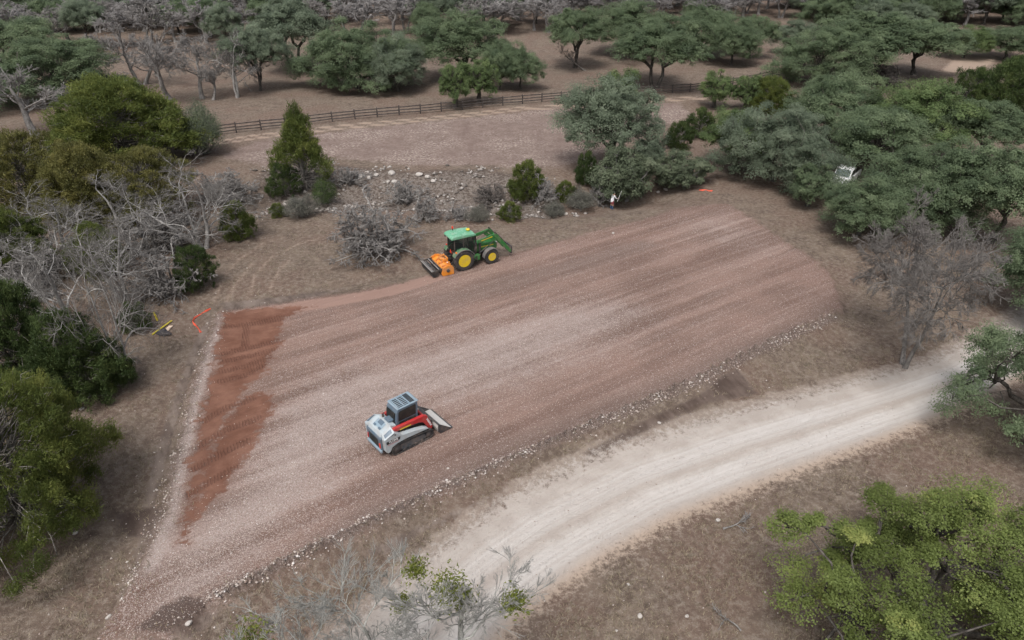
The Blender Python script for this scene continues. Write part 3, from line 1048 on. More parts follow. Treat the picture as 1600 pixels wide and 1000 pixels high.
proto('jun_bush', make_juniper, 66, H=2.2, R=1.3, nc=46, per=330, leaf=0.15, crad=0.36, cone=0.6, dome=2.2, base=0.05)
proto('jun_near', make_juniper, 65, H=6.4, R=4.0, nc=300, per=560, leaf=0.158, crad=0.55, cone=0.50, dome=3.0, asp=0.22, bare=0.05, base=0.16)
proto('bare0', make_bare, 71, H=9, trunk_h=2.0, fat=1.5, kids=(8, 7, 6, 6, 6))
proto('bare1', make_bare, 72, H=9, trunk_h=1.6, forks=2, spread=0.68, kids=(6, 6, 6, 5, 7), fat=1.5)
proto('bare2', make_bare, 73, H=9, trunk_h=2.6, spread=0.55, droop=0.0, fat=1.5, kids=(8, 7, 6, 6, 6))
proto('bare_big', make_bare, 74, H=10, trunk_h=4.3, forks=2, kids=(11, 8, 6, 6, 6), droop=0.10, spread=0.80, thick=0.19, up=0.16, fat=1.15, wig=0.09, twig_len=1.15)
proto('bare_left', make_bare, 75, H=9, trunk_h=1.2, forks=3, kids=(7, 6, 6, 5, 5), droop=0.20, spread=0.78, thick=0.20, up=0.1, wig=0.13, fat=0.62)
proto('bare_left2', make_bare, 76, H=9, trunk_h=1.4, forks=2, kids=(7, 7, 6, 6, 5), droop=0.20, spread=0.74, thick=0.20, up=0.15, wig=0.14, lean=0.25, fat=0.62)
proto('bare_near', make_bare, 77, H=8, trunk_h=1.8, forks=2, kids=(7, 7, 6, 5, 5), droop=-0.2, spread=0.60, thick=0.16, leaf_clumps=3, wig=0.14, fat=0.7, up=0.4)
proto('bare_near2', make_bare, 78, H=8, trunk_h=1.8, forks=1, kids=(9, 7, 6, 6, 5), droop=-0.2, spread=0.58, thick=0.16, leaf_clumps=3, wig=0.14, fat=0.7, up=0.4)
proto('brush', make_bare, 79, H=3.4, trunk_h=0.1, forks=6, kids=(6, 5, 5, 5, 5), droop=0.35, spread=0.85, thick=0.045, up=0.0, wig=0.12, fat=0.8, stem=0.42)
proto('brush2', make_bare, 80, H=2.6, trunk_h=0.1, forks=6, kids=(5, 5, 4, 4, 4), droop=0.25, spread=0.85, thick=0.035, up=0.05, wig=0.12, fat=0.8, stem=0.42)
proto('bare_far0', make_bare, 86, H=9, trunk_h=1.8, forks=2, kids=(6, 6, 5, 5, 5), fat=3.2, spread=.7)
proto('bare_far1', make_bare, 87, H=9, trunk_h=1.8, kids=(9, 7, 6, 5, 5), fat=3.2, spread=.68)
proto('leaner', make_bare, 81, H=7, trunk_h=2.5, forks=1, lean=0.9, kids=(5, 5, 5, 5, 4), spread=0.6, thick=0.2)
proto('shrub0', make_shrub, 91)
proto('shrub1', make_shrub, 92, R=1.7, H=2.3, n=12000, tufts=170)
proto('roundbush', make_shrub, 93, R=2.6, H=4.2, n=26000, leaf=0.10, tufts=330, stems=60)

PARTN = {'oak': ('trunk', 'crown'), 'jun': ('trunk', 'crown'), 'bare': ('trunk', 'branches', 'leaf_tufts'), 'brush': ('stems', 'branches'),
         'leaner': ('trunk', 'branches'), 'shrub': ('stems', 'crown'), 'roundbush': ('stems', 'crown')}
_pl = random.Random(3)


def plant(key, name, loc, width, height, label, cat, leafm=None, bark='oak', group=None, rz=None):
    parts, r0, h0, _ = PROTO[key]
    if isinstance(rz, str):      # turn the crown's overhang towards a compass angle
        rz = R_(float(rz)) - PROTO[key][3]
    root = empty(name, loc, _pl.uniform(0, 6.28) if rz is None else rz)
    sx = width / (2 * r0)
    sz = height / h0
    root.scale = (sx, sx, sz)
    tag(root, label, cat, group)
    kind = next(k for k in PARTN if key.startswith(k))
    for i, me in enumerate(parts):
        o = link(PARTN[kind][i], me, root)
        if not me.materials: me.materials.append(None)
        o.material_slots[0].link = 'OBJECT'
        is_wood = i == 0 or kind in ('bare', 'brush', 'leaner') and i == 1
        o.material_slots[0].material = BM[bark] if is_wood else LM[leafm or 'mistletoe']
    return root


def plant_px(key, name, px, py, top, wpx, label, cat, leafm=None, bark='oak', group=None, dome=0.94, rz=None):
    """base at photograph pixel (px, py), crown top at row `top`, crown `wpx` pixels wide"""
    p = at(px, py)
    _, _, depth = proj(p.x, p.y, p.z + 2)
    b = (500.0 - top) / FPX
    h = CAM_H + (p.y / (CP + b * SP)) * (-SP + b * CP) - p.z
    return plant(key, name, p, wpx * depth / FPX, max(h * dome, 0.5), label, cat, leafm, bark, group, rz)

# every plant one can tell apart: prototype, name, base px, base py, top py, width px, label, category, leaves, bark
OAKS = 'oaks standing beyond the rail fence'
TREES = [
    # beyond the fence, from the left
    ('oak_big', 'live_oak', 92, 152, 42, 190, 'broad dark green oak at the far left, beside the bare pale tree', 'tree', 'oak', 'oak', OAKS),
    ('oak0', 'live_oak', 8, 112, 12, 150, 'green oak cut by the left picture edge, behind the broad dark oak', 'tree', 'oak', 'oak', OAKS),
    ('bare0', 'bare_tree', 55, 212, 84, 130, 'bare pale grey tree with a single leaning trunk at the left edge', 'tree', None, 'grey', None),
    ('bare1', 'bare_tree', 222, 132, 16, 130, 'large twiggy grey bare tree right of the broad dark oak', 'tree', None, 'grey', None),
    ('bare2', 'bare_tree', 268, 158, 45, 80, 'slim bare tree with pale trunk just behind the bright cedar', 'tree', None, 'grey', None),
    ('bare0', 'bare_tree', 316, 154, 45, 80, 'bare crooked tree with a dark trunk, third of the thin trunks', 'tree', None, 'grey', None),
    ('bare2', 'bare_tree', 333, 156, 92, 44, 'small spindly bare sapling between two thin grey trunks', 'tree', None, 'grey', None),
    ('bare1', 'bare_tree', 372, 152, 38, 90, 'bare tree with a whitish forked trunk left of the grey oak', 'tree', None, 'pale', None),
    ('oak3', 'live_oak', 404, 142, 38, 96, 'thin greyish oak with dark trunk, left of the tall lone oak', 'tree', 'oak_grey', 'oak', OAKS),
    ('oak1', 'live_oak', 461, 108, -6, 125, 'tall oak with a straight bare dark trunk and high crown', 'tree', 'oak_grey', 'oak', OAKS),
    ('oak_big', 'live_oak', 560, 138, 26, 165, 'wide spreading oak with several trunks, left of the fence middle', 'tree', 'oak', 'oak', OAKS),
    ('oak2', 'live_oak', 622, 143, 48, 90, 'oak touching the right side of the wide many-trunked oak', 'tree', 'oak_grey', 'oak', OAKS),
    ('oak4', 'live_oak', 728, 122, 10, 135, 'large dark oak standing behind the two small bright young oaks', 'tree', 'oak', 'oak', OAKS),
    ('oak_young', 'young_oak', 712, 168, 92, 62, 'small bright green young oak right at the fence, left of a pair', 'tree', 'oak_bright', 'oak', None),
    ('oak_young', 'young_oak', 748, 161, 88, 66, 'small bright green young oak at the fence, right of a pair', 'tree', 'oak_bright', 'oak', None),
    ('oak0', 'live_oak', 781, 140, 60, 60, 'slender oak with thin trunk between the young pair and the round oak', 'tree', 'oak', 'oak', OAKS),
    ('oak2', 'live_oak', 813, 139, 62, 66, 'small round oak with a thin leaning trunk by mid fence', 'tree', 'oak', 'oak', OAKS),
    ('oak3', 'live_oak', 898, 105, 6, 98, 'oak with a horizontal dark limb, left of the leaning dead tree', 'tree', 'oak', 'oak', OAKS),
    ('leaner', 'dead_tree', 915, 110, 62, 90, 'dead bare tree leaning far to the right beyond the fence', 'tree', None, 'brown', None),
    ('oak1', 'live_oak', 1021, 137, 24, 138, 'large oak with two dark trunks right behind the fence', 'tree', 'oak', 'oak', OAKS),
    ('oak4', 'live_oak', 985, 90, -4, 120, 'dark oak hidden partly behind the large two-trunked oak', 'tree', 'oak', 'oak', OAKS),
    ('oak0', 'live_oak', 1090, 88, 8, 110, 'oak with open slanting limbs right of the two-trunked oak', 'tree', 'oak', 'oak', OAKS),
    ('oak2', 'live_oak', 1142, 102, 22, 76, 'small oak with a short forked trunk, right of the slanting-limbed oak', 'tree', 'oak', 'oak', OAKS),
    ('oak3', 'live_oak', 1174, 91, 20, 66, 'narrow oak with a straight trunk near the right end of the fence', 'tree', 'oak', 'oak', OAKS),
    ('oak4', 'live_oak', 1234, 84, 28, 62, 'little round grey-green oak alone on open ground, upper right', 'tree', 'oak_grey', 'oak', OAKS),
    ('oak_big', 'live_oak', 1295, 132, 28, 150, 'dark oak at the right end of the rail fence', 'tree', 'oak', 'oak', OAKS),
    ('oak1', 'live_oak', 1362, 122, 12, 165, 'broad high oak behind the oak at the fence end', 'tree', 'oak', 'oak', OAKS),
    ('oak3', 'live_oak', 1432, 118, 26, 120, 'oak left of the far dirt track, upper right', 'tree', 'oak', 'oak', OAKS),
    ('brush', 'bare_thicket', 1375, 132, 92, 90, 'grey leafless thicket in front of the upper right oaks', 'bush', None, 'brown', None),
    ('oak2', 'live_oak', 1505, 90, 36, 80, 'olive green oak above the bend of the far dirt track', 'tree', 'oak_bright', 'oak', None),
    ('oak0', 'live_oak', 1570, 92, 36, 100, 'green oak right of the far dirt track near the right edge', 'tree', 'oak', 'oak', None),
    ('jun2', 'cedar_tree', 1500, 192, 100, 90, 'dark olive cedar below the far dirt track, left of two', 'tree', 'jun_dark', 'jun', None),
    ('jun0', 'cedar_tree', 1570, 198, 84, 130, 'dark olive cedar at the right edge below the far dirt track', 'tree', 'jun_dark', 'jun', None),
    # beside the pad, right and back
    ('oak4', 'willowy_oak', 955, 262, 112, 165, 'tall feathery blue-green oak between the field and the fence', 'tree', 'oak_grey', 'oak', None),
    ('oak_young', 'yellow_oak', 962, 212, 98, 80, 'yellow-green oak crown topping the tall feathery oak', 'tree', 'oak_bright', 'oak', None),
    ('oak_bushy', 'round_bush', 972, 314, 222, 100, 'rounded pale sage green bush beside the standing person', 'bush', 'sage', 'grey', None),
    ('oak_bushy', 'round_bush', 1062, 292, 232, 88, 'low sage green bush right of the rounded bush', 'bush', 'sage', 'grey', None),
    ('oak_bushy', 'round_bush', 1012, 262, 212, 62, 'small dark grey-green bush behind the rounded sage bush', 'bush', 'oak_grey', 'grey', None),
    ('jun_bush', 'cedar_bush', 1058, 232, 186, 44, 'small dark olive cedar in the gap right of the feathery oak', 'bush', 'jun_dark', 'jun', None),
    ('jun_bush', 'cedar_bush', 915, 288, 232, 40, 'dark cedar low beside the feathery oak', 'bush', 'jun_dark', 'jun', None),
    ('oak_young', 'young_oak', 1116, 168, 108, 60, 'bright green young oak nearest the fence on the right', 'tree', 'oak_bright', 'oak', None),
    ('oak_young', 'young_oak', 1162, 172, 112, 58, 'bright green young oak, second from the fence on the right', 'tree', 'oak_bright', 'oak', None),
    ('jun_bush', 'cedar_bush', 1092, 215, 166, 54, 'dark leafy cedar under the bright young oaks', 'bush', 'jun_dark', 'jun', None),
    ('oak0', 'live_oak', 1150, 262, 166, 110, 'yellow-green oak at the left of the big right-hand oak cluster', 'tree', 'oak_bright', 'oak', None),
    ('jun0', 'cedar_tree', 1200, 175, 118, 80, 'olive cedar behind the big right-hand oak cluster', 'tree', 'jun', 'jun', None),
    ('oak_big', 'live_oak', 1205, 284, 152, 190, 'large blue-green oak overhanging the far corner of the pad', 'tree', 'oak_grey', 'oak', None),
    ('oak2', 'live_oak', 1292, 222, 106, 150, 'oak rising behind the large one over the pad corner', 'tree', 'oak', 'oak', None),
    ('oak4', 'live_oak', 1425, 250, 122, 180, 'bright green oak in the middle back of the right-hand cluster', 'tree', 'oak_bright', 'oak', None),
    ('oak0', 'live_oak', 1362, 266, 158, 180, 'dark oak right behind the hidden white pickup', 'tree', 'oak', 'oak', None),
    ('oak1', 'live_oak', 1520, 262, 150, 150, 'green oak at the right back of the cluster by the dirt track', 'tree', 'oak', 'oak', None),
    ('oak_big', 'live_oak', 1440, 348, 214, 225, 'wide dark oak in front of the hidden white pickup', 'tree', 'oak', 'oak', None),
    ('oak3', 'live_oak', 1540, 378, 218, 190, 'oak at the right edge behind the large bare tree', 'tree', 'oak', 'oak', None),
    ('oak_young', 'live_oak', 1262, 322, 256, 72, 'low oak sprout under the overhanging oak by the pad corner', 'tree', 'oak', 'oak', None),
    ('oak2', 'live_oak', 1342, 368, 268, 150, 'low spreading oak nearest the right side of the pad', 'tree', 'oak', 'oak', None),
    ('oak0', 'live_oak', 1620, 500, 350, 190, 'oak cut by the right edge beside the large bare tree', 'tree', 'oak', 'oak', None),
    ('bare_big', 'bare_tree', 1412, 572, 306, 285, 'large drooping bare grey tree with two trunks by the road', 'tree', None, 'mid', None),
    # creek and back of the pad
    ('jun_snag', 'cedar_tree', 480, 296, 154, 88, 'lone pointed half-dead cedar standing at the creek', 'tree', 'jun', 'jun', None),
    ('jun2', 'cedar_bush', 447, 306, 252, 58, 'dark low cedar at the left foot of the pointed cedar', 'bush', 'jun_dark', 'jun', None),
    ('jun_bush', 'green_shrub', 436, 338, 316, 30, 'small green shrub on the creek bank below the pointed cedar', 'bush', 'jun', 'grey', None),
    ('shrub1', 'grey_shrub', 472, 338, 302, 60, 'grey-green shrub on the creek bank right of the small green one', 'bush', 'grey_brush', 'grey', None),
    ('shrub1', 'dark_shrub', 508, 318, 276, 50, 'dark shrub right behind the pointed cedar', 'bush', 'jun_dark', 'grey', None),
    ('brush', 'bare_brush', 588, 392, 302, 158, 'big domed leafless grey brush beside the tractor', 'bush', None, 'grey', None),
    ('brush2', 'bare_brush', 632, 318, 274, 70, 'grey leafless brush in the creek behind the big domed one', 'bush', None, 'grey', None),
    ('brush2', 'bare_brush', 665, 342, 296, 64, 'blue-grey leafless brush touching the right of the domed one', 'bush', None, 'grey', None),
    ('shrub0', 'grey_shrub', 748, 346, 318, 42, 'small grey shrub on the bank above the tractor loader', 'bush', 'grey_brush', 'grey', None),
    ('jun_bush', 'cedar_bush', 822, 310, 246, 64, 'bright green cedar bush in the creek, larger of two', 'bush', 'jun', 'jun', None),
    ('jun_bush', 'green_shrub', 797, 344, 312, 38, 'round vivid green shrub on the bank above the loader', 'bush', 'jun', 'grey', None),
    ('brush2', 'bare_brush', 848, 312, 270, 56, 'grey brush clinging to the bright cedar bush', 'bush', None, 'grey', None),
    ('jun_bush', 'cedar_bush', 884, 312, 280, 36, 'small bright cedar between grey brush and feathery oak', 'bush', 'jun', 'jun', None),
    ('shrub1', 'grey_shrub', 905, 325, 292, 56, 'grey shrub left of the person', 'bush', 'grey_brush', 'grey', None),
    ('shrub0', 'grey_shrub', 866, 336, 312, 44, 'low grey shrub on the bank left of the person', 'bush', 'grey_brush', 'grey', None),
    ('brush2', 'bare_brush', 936, 318, 278, 46, 'thin bare brush right beside the person', 'bush', None, 'grey', None),
    ('brush2', 'bare_brush', 545, 286, 256, 60, 'low grey bare brush right of the pointed cedar', 'bush', None, 'grey', None),
    ('brush2', 'bare_brush', 765, 316, 282, 66, 'brownish bare brush left of the bright creek cedar', 'bush', None, 'brown', None),
    ('brush2', 'bare_brush', 715, 340, 316, 50, 'low grey brush on the creek lip above the tractor', 'bush', None, 'grey', None),
    # left thicket
    ('jun0', 'cedar_tree', 198, 252, 112, 232, 'big bright yellow-green cedar, upper left', 'tree', 'jun', 'jun', None),
    ('roundbush', 'round_bush', 320, 240, 150, 84, 'rounded grey-green bush right of the big bright cedar', 'bush', 'sage', 'grey', None),
    ('jun2', 'cedar_tree', 55, 330, 200, 180, 'olive brown cedar at the left edge under the bare pale tree', 'tree', 'jun_olive', 'jun', None),
    ('jun2', 'cedar_tree', 235, 340, 226, 165, 'olive brown cedar among the bare trees, left', 'tree', 'jun_olive', 'jun', None),
    ('jun1', 'cedar_tree', 148, 340, 218, 140, 'olive cedar between two others in the left thicket', 'tree', 'jun_olive', 'jun', None),
    ('jun1', 'cedar_tree', 28, 425, 325, 130, 'bright green cedar low at the left edge', 'tree', 'jun', 'jun', None),
    ('jun1', 'cedar_tree', 158, 425, 345, 95, 'bright green cedar tip showing through the bare branches', 'tree', 'jun', 'jun', None),
    ('jun2', 'cedar_tree', 310, 450, 380, 70, 'drab dark cedar at the right of the left thicket', 'tree', 'jun_dark', 'jun', None),
    ('jun_bush', 'cedar_bush', 374, 372, 312, 58, 'green cedar bush covered by grey branches near the creek', 'bush', 'jun', 'jun', None),
    ('bare_left', 'bare_tree', 318, 388, 236, 185, 'pale sprawling bare tree reaching to the creek', 'tree', None, 'pale', None),
    ('bare_left2', 'bare_tree', 190, 365, 262, 140, 'pale bare tree tangled in the olive cedars', 'tree', None, 'pale', None),
    ('bare_left', 'bare_tree', 95, 405, 285, 170, 'pale bare tree at the left edge above the white limbs', 'tree', None, 'pale', None),
    ('bare_left2', 'bare_tree', 118, 525, 350, 235, 'bare tree with thick whitish bent limbs, left', 'tree', None, 'pale', None),
    ('bare_left', 'bare_tree', 198, 590, 355, 140, 'bare tree with a short dark trunk beside the dropped boards', 'tree', None, 'pale', None),
    ('bare_left', 'bare_tree', 195, 470, 318, 175, 'bushy bare tree behind the dropped boards', 'tree', None, 'pale', None),
    ('brush', 'bare_thicket', 60, 455, 385, 150, 'grey leafless thicket low at the left edge', 'bush', None, 'grey', None),
    ('brush', 'bare_thicket', 270, 455, 378, 130, 'grey leafless thicket at the right of the left wood', 'bush', None, 'grey', None),
    ('brush', 'bare_thicket', 245, 392, 315, 170, 'grey leafless thicket below the olive cedars, left', 'bush', None, 'grey', None),
    ('brush', 'bare_thicket', 350, 318, 258, 110, 'grey leafless thicket between creek and bright cedar', 'bush', None, 'grey', None),
    ('jun_bush', 'cedar_bush', 215, 515, 470, 55, 'dull dark cedar bush behind the short dark trunk', 'bush', 'jun_dark', 'jun', None),
    ('jun0', 'cedar_tree', 40, 600, 440, 170, 'dark green cedar under the white bent limbs', 'tree', 'jun_dark', 'jun', None),
    ('jun1', 'cedar_tree', 128, 615, 480, 150, 'dark green cedar left of the short dark trunk', 'tree', 'jun_dark', 'jun', None),
    ('jun_bush', 'cedar_bush', 185, 602, 530, 70, 'low dark cedar at the foot of the short dark trunk', 'bush', 'jun_dark', 'jun', None),
    ('jun_near', 'cedar_tree', 48, 832, 585, 325, 'big yellow-green cedar nearest the camera, lower left', 'tree', 'jun', 'jun', None),
]
for r in TREES:
    if r[0].startswith('oak') and r[10] == OAKS: r = r[:5] + (r[5] * 1.15,) + r[6:]
    if r[0].startswith('bare_left'): r = r[:5] + (r[5] * 1.2,) + r[6:]
    if r[0] in ('bare0', 'bare1', 'bare2'): r = r[:5] + (r[5] * 1.3,) + r[6:]
    plant_px(*r[:5], r[5], r[6], r[7], r[8], r[9], r[10], rz='150' if r[0] == 'bare_big' else None)

# trees rooted outside the frame that reach into it
_p = at(1425, 1030)
plant('oak_near', 'live_oak', _p, 13.0, 6.6, 'light green open oak nearest the camera, lower right', 'tree', 'oak_near', 'oak', None, 0.6)
_p = at(1640, 1040)
plant('oak_edge', 'live_oak', _p, 7.5, 5.2, 'bright green oak in the bottom right corner', 'tree', 'oak_near', 'oak', None, 2.0)
_p = at(1608, 695)
plant('oak_edge', 'live_oak', _p, 9.8, 7.8, 'dark green oak reaching over the road from the right edge', 'tree', 'oak', 'oak', None, 1.0)
_p = at(575, 1125)
plant('bare_near', 'bare_tree', _p, 7.0, 6.9, 'lichen-grey bare tree with green mistletoe, bottom centre left', 'tree', 'mistletoe', 'lichen', None, 0.4)
_p = at(735, 1120)
plant('bare_near2', 'bare_tree', _p, 6.4, 7.2, 'lichen-grey bare tree in front of the road, bottom centre', 'tree', 'mistletoe', 'lichen', None, 2.4)

# the far wood along the top of the picture
_fw = random.Random(17)
for py, step in ((70, 44), (52, 36), (36, 30), (22, 27), (9, 25), (-4, 24)):
    px = -30 + _fw.uniform(0, 20)
    while px < 1640:
        x, y = px + _fw.uniform(-10, 10), py + _fw.uniform(-6, 6)
        px += step * _fw.uniform(0.7, 1.3)
        if py == 70 and 380 < x < 1230: continue
        if py >= 52 and (860 < x < 1260 or 1430 < x < 1580): continue
        if py >= 36 and 1190 < x < 1270: continue
        if py >= 60 and x > 1230: continue
        green = _fw.random() < (0.40 if x < 480 else 0.14 if x < 1230 else 0.88)
        p = at(x, y)
        if green:
            far_r = x > 1230
            plant(_fw.choice(('oak0', 'oak2', 'oak3', 'oak4')), 'far_oak', p, _fw.uniform(8.5, 12.5), _fw.uniform(6.5, 9),
                  'dark green oak of the far wood at the upper right' if far_r else 'green oak scattered in the far grey wood along the top', 'tree',
                  _fw.choice(('oak', 'oak', 'oak_grey')), 'oak', 'oaks of the far right wood' if far_r else 'oaks in the far grey wood')
        else:
            plant(_fw.choice(('bare_far0', 'bare_far1')), 'far_bare_tree', p, _fw.uniform(9, 13), _fw.uniform(6.5, 9),
                  'bare grey tree of the far leafless wood along the top', 'tree', None, _fw.choice(('far', 'far', 'grey')), 'bare trees of the far wood')

# ================================================================== MACHINES AND OBJECTS
class MB:
    """collects shapes for one part"""

    def __init__(self):
        self.v, self.f = [], []

    def _add(self, vs, fs):
        n = len(self.v)
        self.v += [tuple(map(float, p)) for p in vs]
        self.f += [tuple(n + i for i in f) for f in fs]
        return self

    def box(self, x0, x1, y0, y1, z0, z1, rot=None, piv=None):
        vs = [Vector((x, y, z)) for x in (x0, x1) for y in (y0, y1) for z in (z0, z1)]
        if rot is not None:
            p = Vector(piv) if piv is not None else Vector(((x0 + x1) / 2, (y0 + y1) / 2, (z0 + z1) / 2))
            vs = [rot @ (q - p) + p for q in vs]
        return self._add(vs, [(0, 1, 3, 2), (4, 6, 7, 5), (0, 4, 5, 1), (2, 3, 7, 6), (0, 2, 6, 4), (1, 5, 7, 3)])

    def prism(self, pg, y0, y1, axis='y', y0b=None):
        """polygon in xz pushed along y (or in xy along z, or yz along x)"""
        def p3(a, b, c):
            return (a, c, b) if axis == 'y' else (a, b, c) if axis == 'z' else (c, a, b)
        n = len(pg)
        vs = [p3(a, b, y0) for a, b in pg] + [p3(a, b, y1) for a, b in pg]
        fs = [tuple(range(n))[::-1], tuple(range(n, 2 * n))] + [(i, (i + 1) % n, n + (i + 1) % n, n + i) for i in range(n)]
        return self._add(vs, fs)

    def bar(self, a, b, w, h=None, up=(0, 0, 1)):
        a, b = Vector(a), Vector(b)
        h = h or w
        d = (b - a).normalized()
        s = d.cross(Vector(up))
        s = s.normalized() if s.length > 1e-4 else Vector((0, 1, 0))
        u = s.cross(d)
        vs = [p + s * (i * w / 2) + u * (j * h / 2) for p in (a, b) for i, j in ((-1, -1), (1, -1), (1, 1), (-1, 1))]
        return self._add(vs, [(3, 2, 1, 0), (4, 5, 6, 7)] + [(i, (i + 1) % 4, 4 + (i + 1) % 4, 4 + i) for i in range(4)])

    def tube(self, pts, r, n=8):
        pts = [Vector(p) for p in pts]
        rs = r if isinstance(r, (list, tuple)) else [r] * len(pts)
        vs = []
        for i, p in enumerate(pts):
            d = (pts[min(i + 1, len(pts) - 1)] - pts[max(i - 1, 0)]).normalized()
            a = Vector((0, 0, 1)) if abs(d.z) < 0.9 else Vector((1, 0, 0))
            u = d.cross(a).normalized()
            w = d.cross(u)
            vs += [p + (u * math.cos(k * 2 * math.pi / n) + w * math.sin(k * 2 * math.pi / n)) * rs[i] for k in range(n)]
        fs = [(i * n + k, i * n + (k + 1) % n, (i + 1) * n + (k + 1) % n, (i + 1) * n + k) for i in range(len(pts) - 1) for k in range(n)]
        fs += [tuple(range(n))[::-1], tuple(range((len(pts) - 1) * n, len(pts) * n))]
        return self._add(vs, fs)

    def lathe(self, prof, c=(0, 0, 0), axis='y', n=28):
        """profile of (radius, offset along axis)"""
        vs = []
        for r, o in prof:
            for k in range(n):
                a = k * 2 * math.pi / n
                p = (r * math.cos(a), o, r * math.sin(a)) if axis == 'y' else (r * math.cos(a), r * math.sin(a), o) if axis == 'z' else (o, r * math.cos(a), r * math.sin(a))
                vs.append((p[0] + c[0], p[1] + c[1], p[2] + c[2]))
        m = len(prof)
        fs = [(i * n + k, i * n + (k + 1) % n, (i + 1) * n + (k + 1) % n, (i + 1) * n + k) for i in range(m - 1) for k in range(n)]
        if prof[0][0] > 1e-5: fs.append(tuple(range(n))[::-1])
        if prof[-1][0] > 1e-5: fs.append(tuple(range((m - 1) * n, m * n)))
        return self._add(vs, fs)

    def ball(self, c, r, n=10, sz=1.0):
        prof = [(r * math.sin(math.pi * i / n) + 1e-6, -r * sz * math.cos(math.pi * i / n)) for i in range(n + 1)]
        return self.lathe(prof, c, 'z', 12)

    def build(self, name, mat, parent=None, bevel=0.0, smooth=False):
        me = bpy.data.meshes.new(name)
        me.from_pydata(self.v, [], self.f)
        bm = bmesh.new()
        bm.from_mesh(me)
        bmesh.ops.recalc_face_normals(bm, faces=bm.faces)
        bm.to_mesh(me)
        bm.free()
        me.materials.append(mat)
        if smooth:
            for p in me.polygons: p.use_smooth = True
        o = link(name, me, parent)
        if bevel:
            b = o.modifiers.new('bevel', 'BEVEL')
            b.width = bevel
            b.segments = 2
            b.limit_method = 'ANGLE'
            b.angle_limit = R_(32)
        if smooth:
            me.set_sharp_from_angle(angle=R_(38))
        return o


def lettering(name, body, size, mat, parent, mtx, depth=0.004, bold=1.0):
    cu = bpy.data.curves.new('lettering', 'FONT')
    cu.body = body
    cu.size = size
    cu.extrude = depth
    cu.offset = 0.006 * bold
    cu.align_x = 'CENTER'
    cu.align_y = 'CENTER'
    tmp = bpy.data.objects.new('tmp', cu)
    COL.objects.link(tmp)
    dg = bpy.context.evaluated_depsgraph_get()
    me = bpy.data.meshes.new_from_object(tmp.evaluated_get(dg))
    bpy.data.objects.remove(tmp)
    me.transform(mtx)
    me.materials.clear()
    me.materials.append(mat)
    me.name = name
    return link(name, me, parent)


def glass_mat(name, tint, clear=0.55):
    t = T(name)
    g = t.bsdf(tint, 0.08, 0, 0.6)
    tr = t.n('ShaderNodeBsdfTransparent')
    tr.inputs[0].default_value = (0.62, 0.70, 0.68, 1)
    mx = t.n('ShaderNodeMixShader')
    mx.inputs[0].default_value = 1 - clear
    t.t.links.new(tr.outputs[0], mx.inputs[1])
    t.t.links.new(g, mx.inputs[2])
    return t.done(mx.outputs[0])


G_GREEN = paint('paint_green', (0.016, 0.160, 0.034), 0.32, dirt=0.28)
G_ROOF = paint('paint_green_sky_sheen', (0.140, 0.400, 0.240), 0.2, dirt=0.35, dust=(0.45, 0.50, 0.45))  # roof green painted paler to carry the sky's reflection in its colour
G_FENDER = paint('paint_green_dusty', (0.060, 0.175, 0.085), 0.5, dirt=0.6)
YEL = paint('paint_yellow', (0.720, 0.520, 0.012), 0.45, dirt=0.45)
RUB = paint('rubber', (0.028, 0.028, 0.030), 0.85, dirt=0.55, dust=(0.16, 0.125, 0.105))
BLK = paint('black_frame', (0.022, 0.023, 0.025), 0.5, dirt=0.3)
GREYP = paint('grey_plastic', (0.135, 0.135, 0.138), 0.6, dirt=0.5)
ORG = paint('paint_orange', (0.800, 0.270, 0.018), 0.5, dirt=0.60)
STEEL = paint('worn_steel', (0.420, 0.405, 0.385), 0.42, metal=0.55, dirt=0.5)
BSTEEL = paint('bare_bucket_steel', (0.55, 0.54, 0.52), 0.5, metal=0.2, dirt=0.4, dust=(0.40, 0.34, 0.30))
DSTEEL = paint('dark_steel', (0.060, 0.062, 0.068), 0.5, metal=0.3, dirt=0.45)
LGREY = paint('paint_light_grey', (0.430, 0.490, 0.520), 0.45, dirt=0.38)
BGREY = paint('paint_blue_grey', (0.100, 0.150, 0.200), 0.4, dirt=0.2)
BGREYL = paint('paint_pale_blue_grey', (0.260, 0.350, 0.420), 0.35, dirt=0.25)
RED = paint('paint_red', (0.460, 0.018, 0.022), 0.4, dirt=0.35)
WHITE = paint('white_paint', (0.780, 0.790, 0.800), 0.35, dirt=0.12)
MESHD = paint('dark_mesh', (0.012, 0.014, 0.013), 0.6, dirt=0.1)
TRKF = paint('track_frame_grey', (0.075, 0.088, 0.100), 0.55, dirt=0.5)
LAMP_O = paint('orange_lens', (0.900, 0.180, 0.020), 0.3, dirt=0.05)
LAMP_R = paint('red_lens', (0.820, 0.050, 0.020), 0.3, dirt=0.05)
GLASS = glass_mat('cab_glass', (0.020, 0.030, 0.030))
SEATM = paint('seat_fabric', (0.035, 0.038, 0.042), 0.8, dirt=0.1)


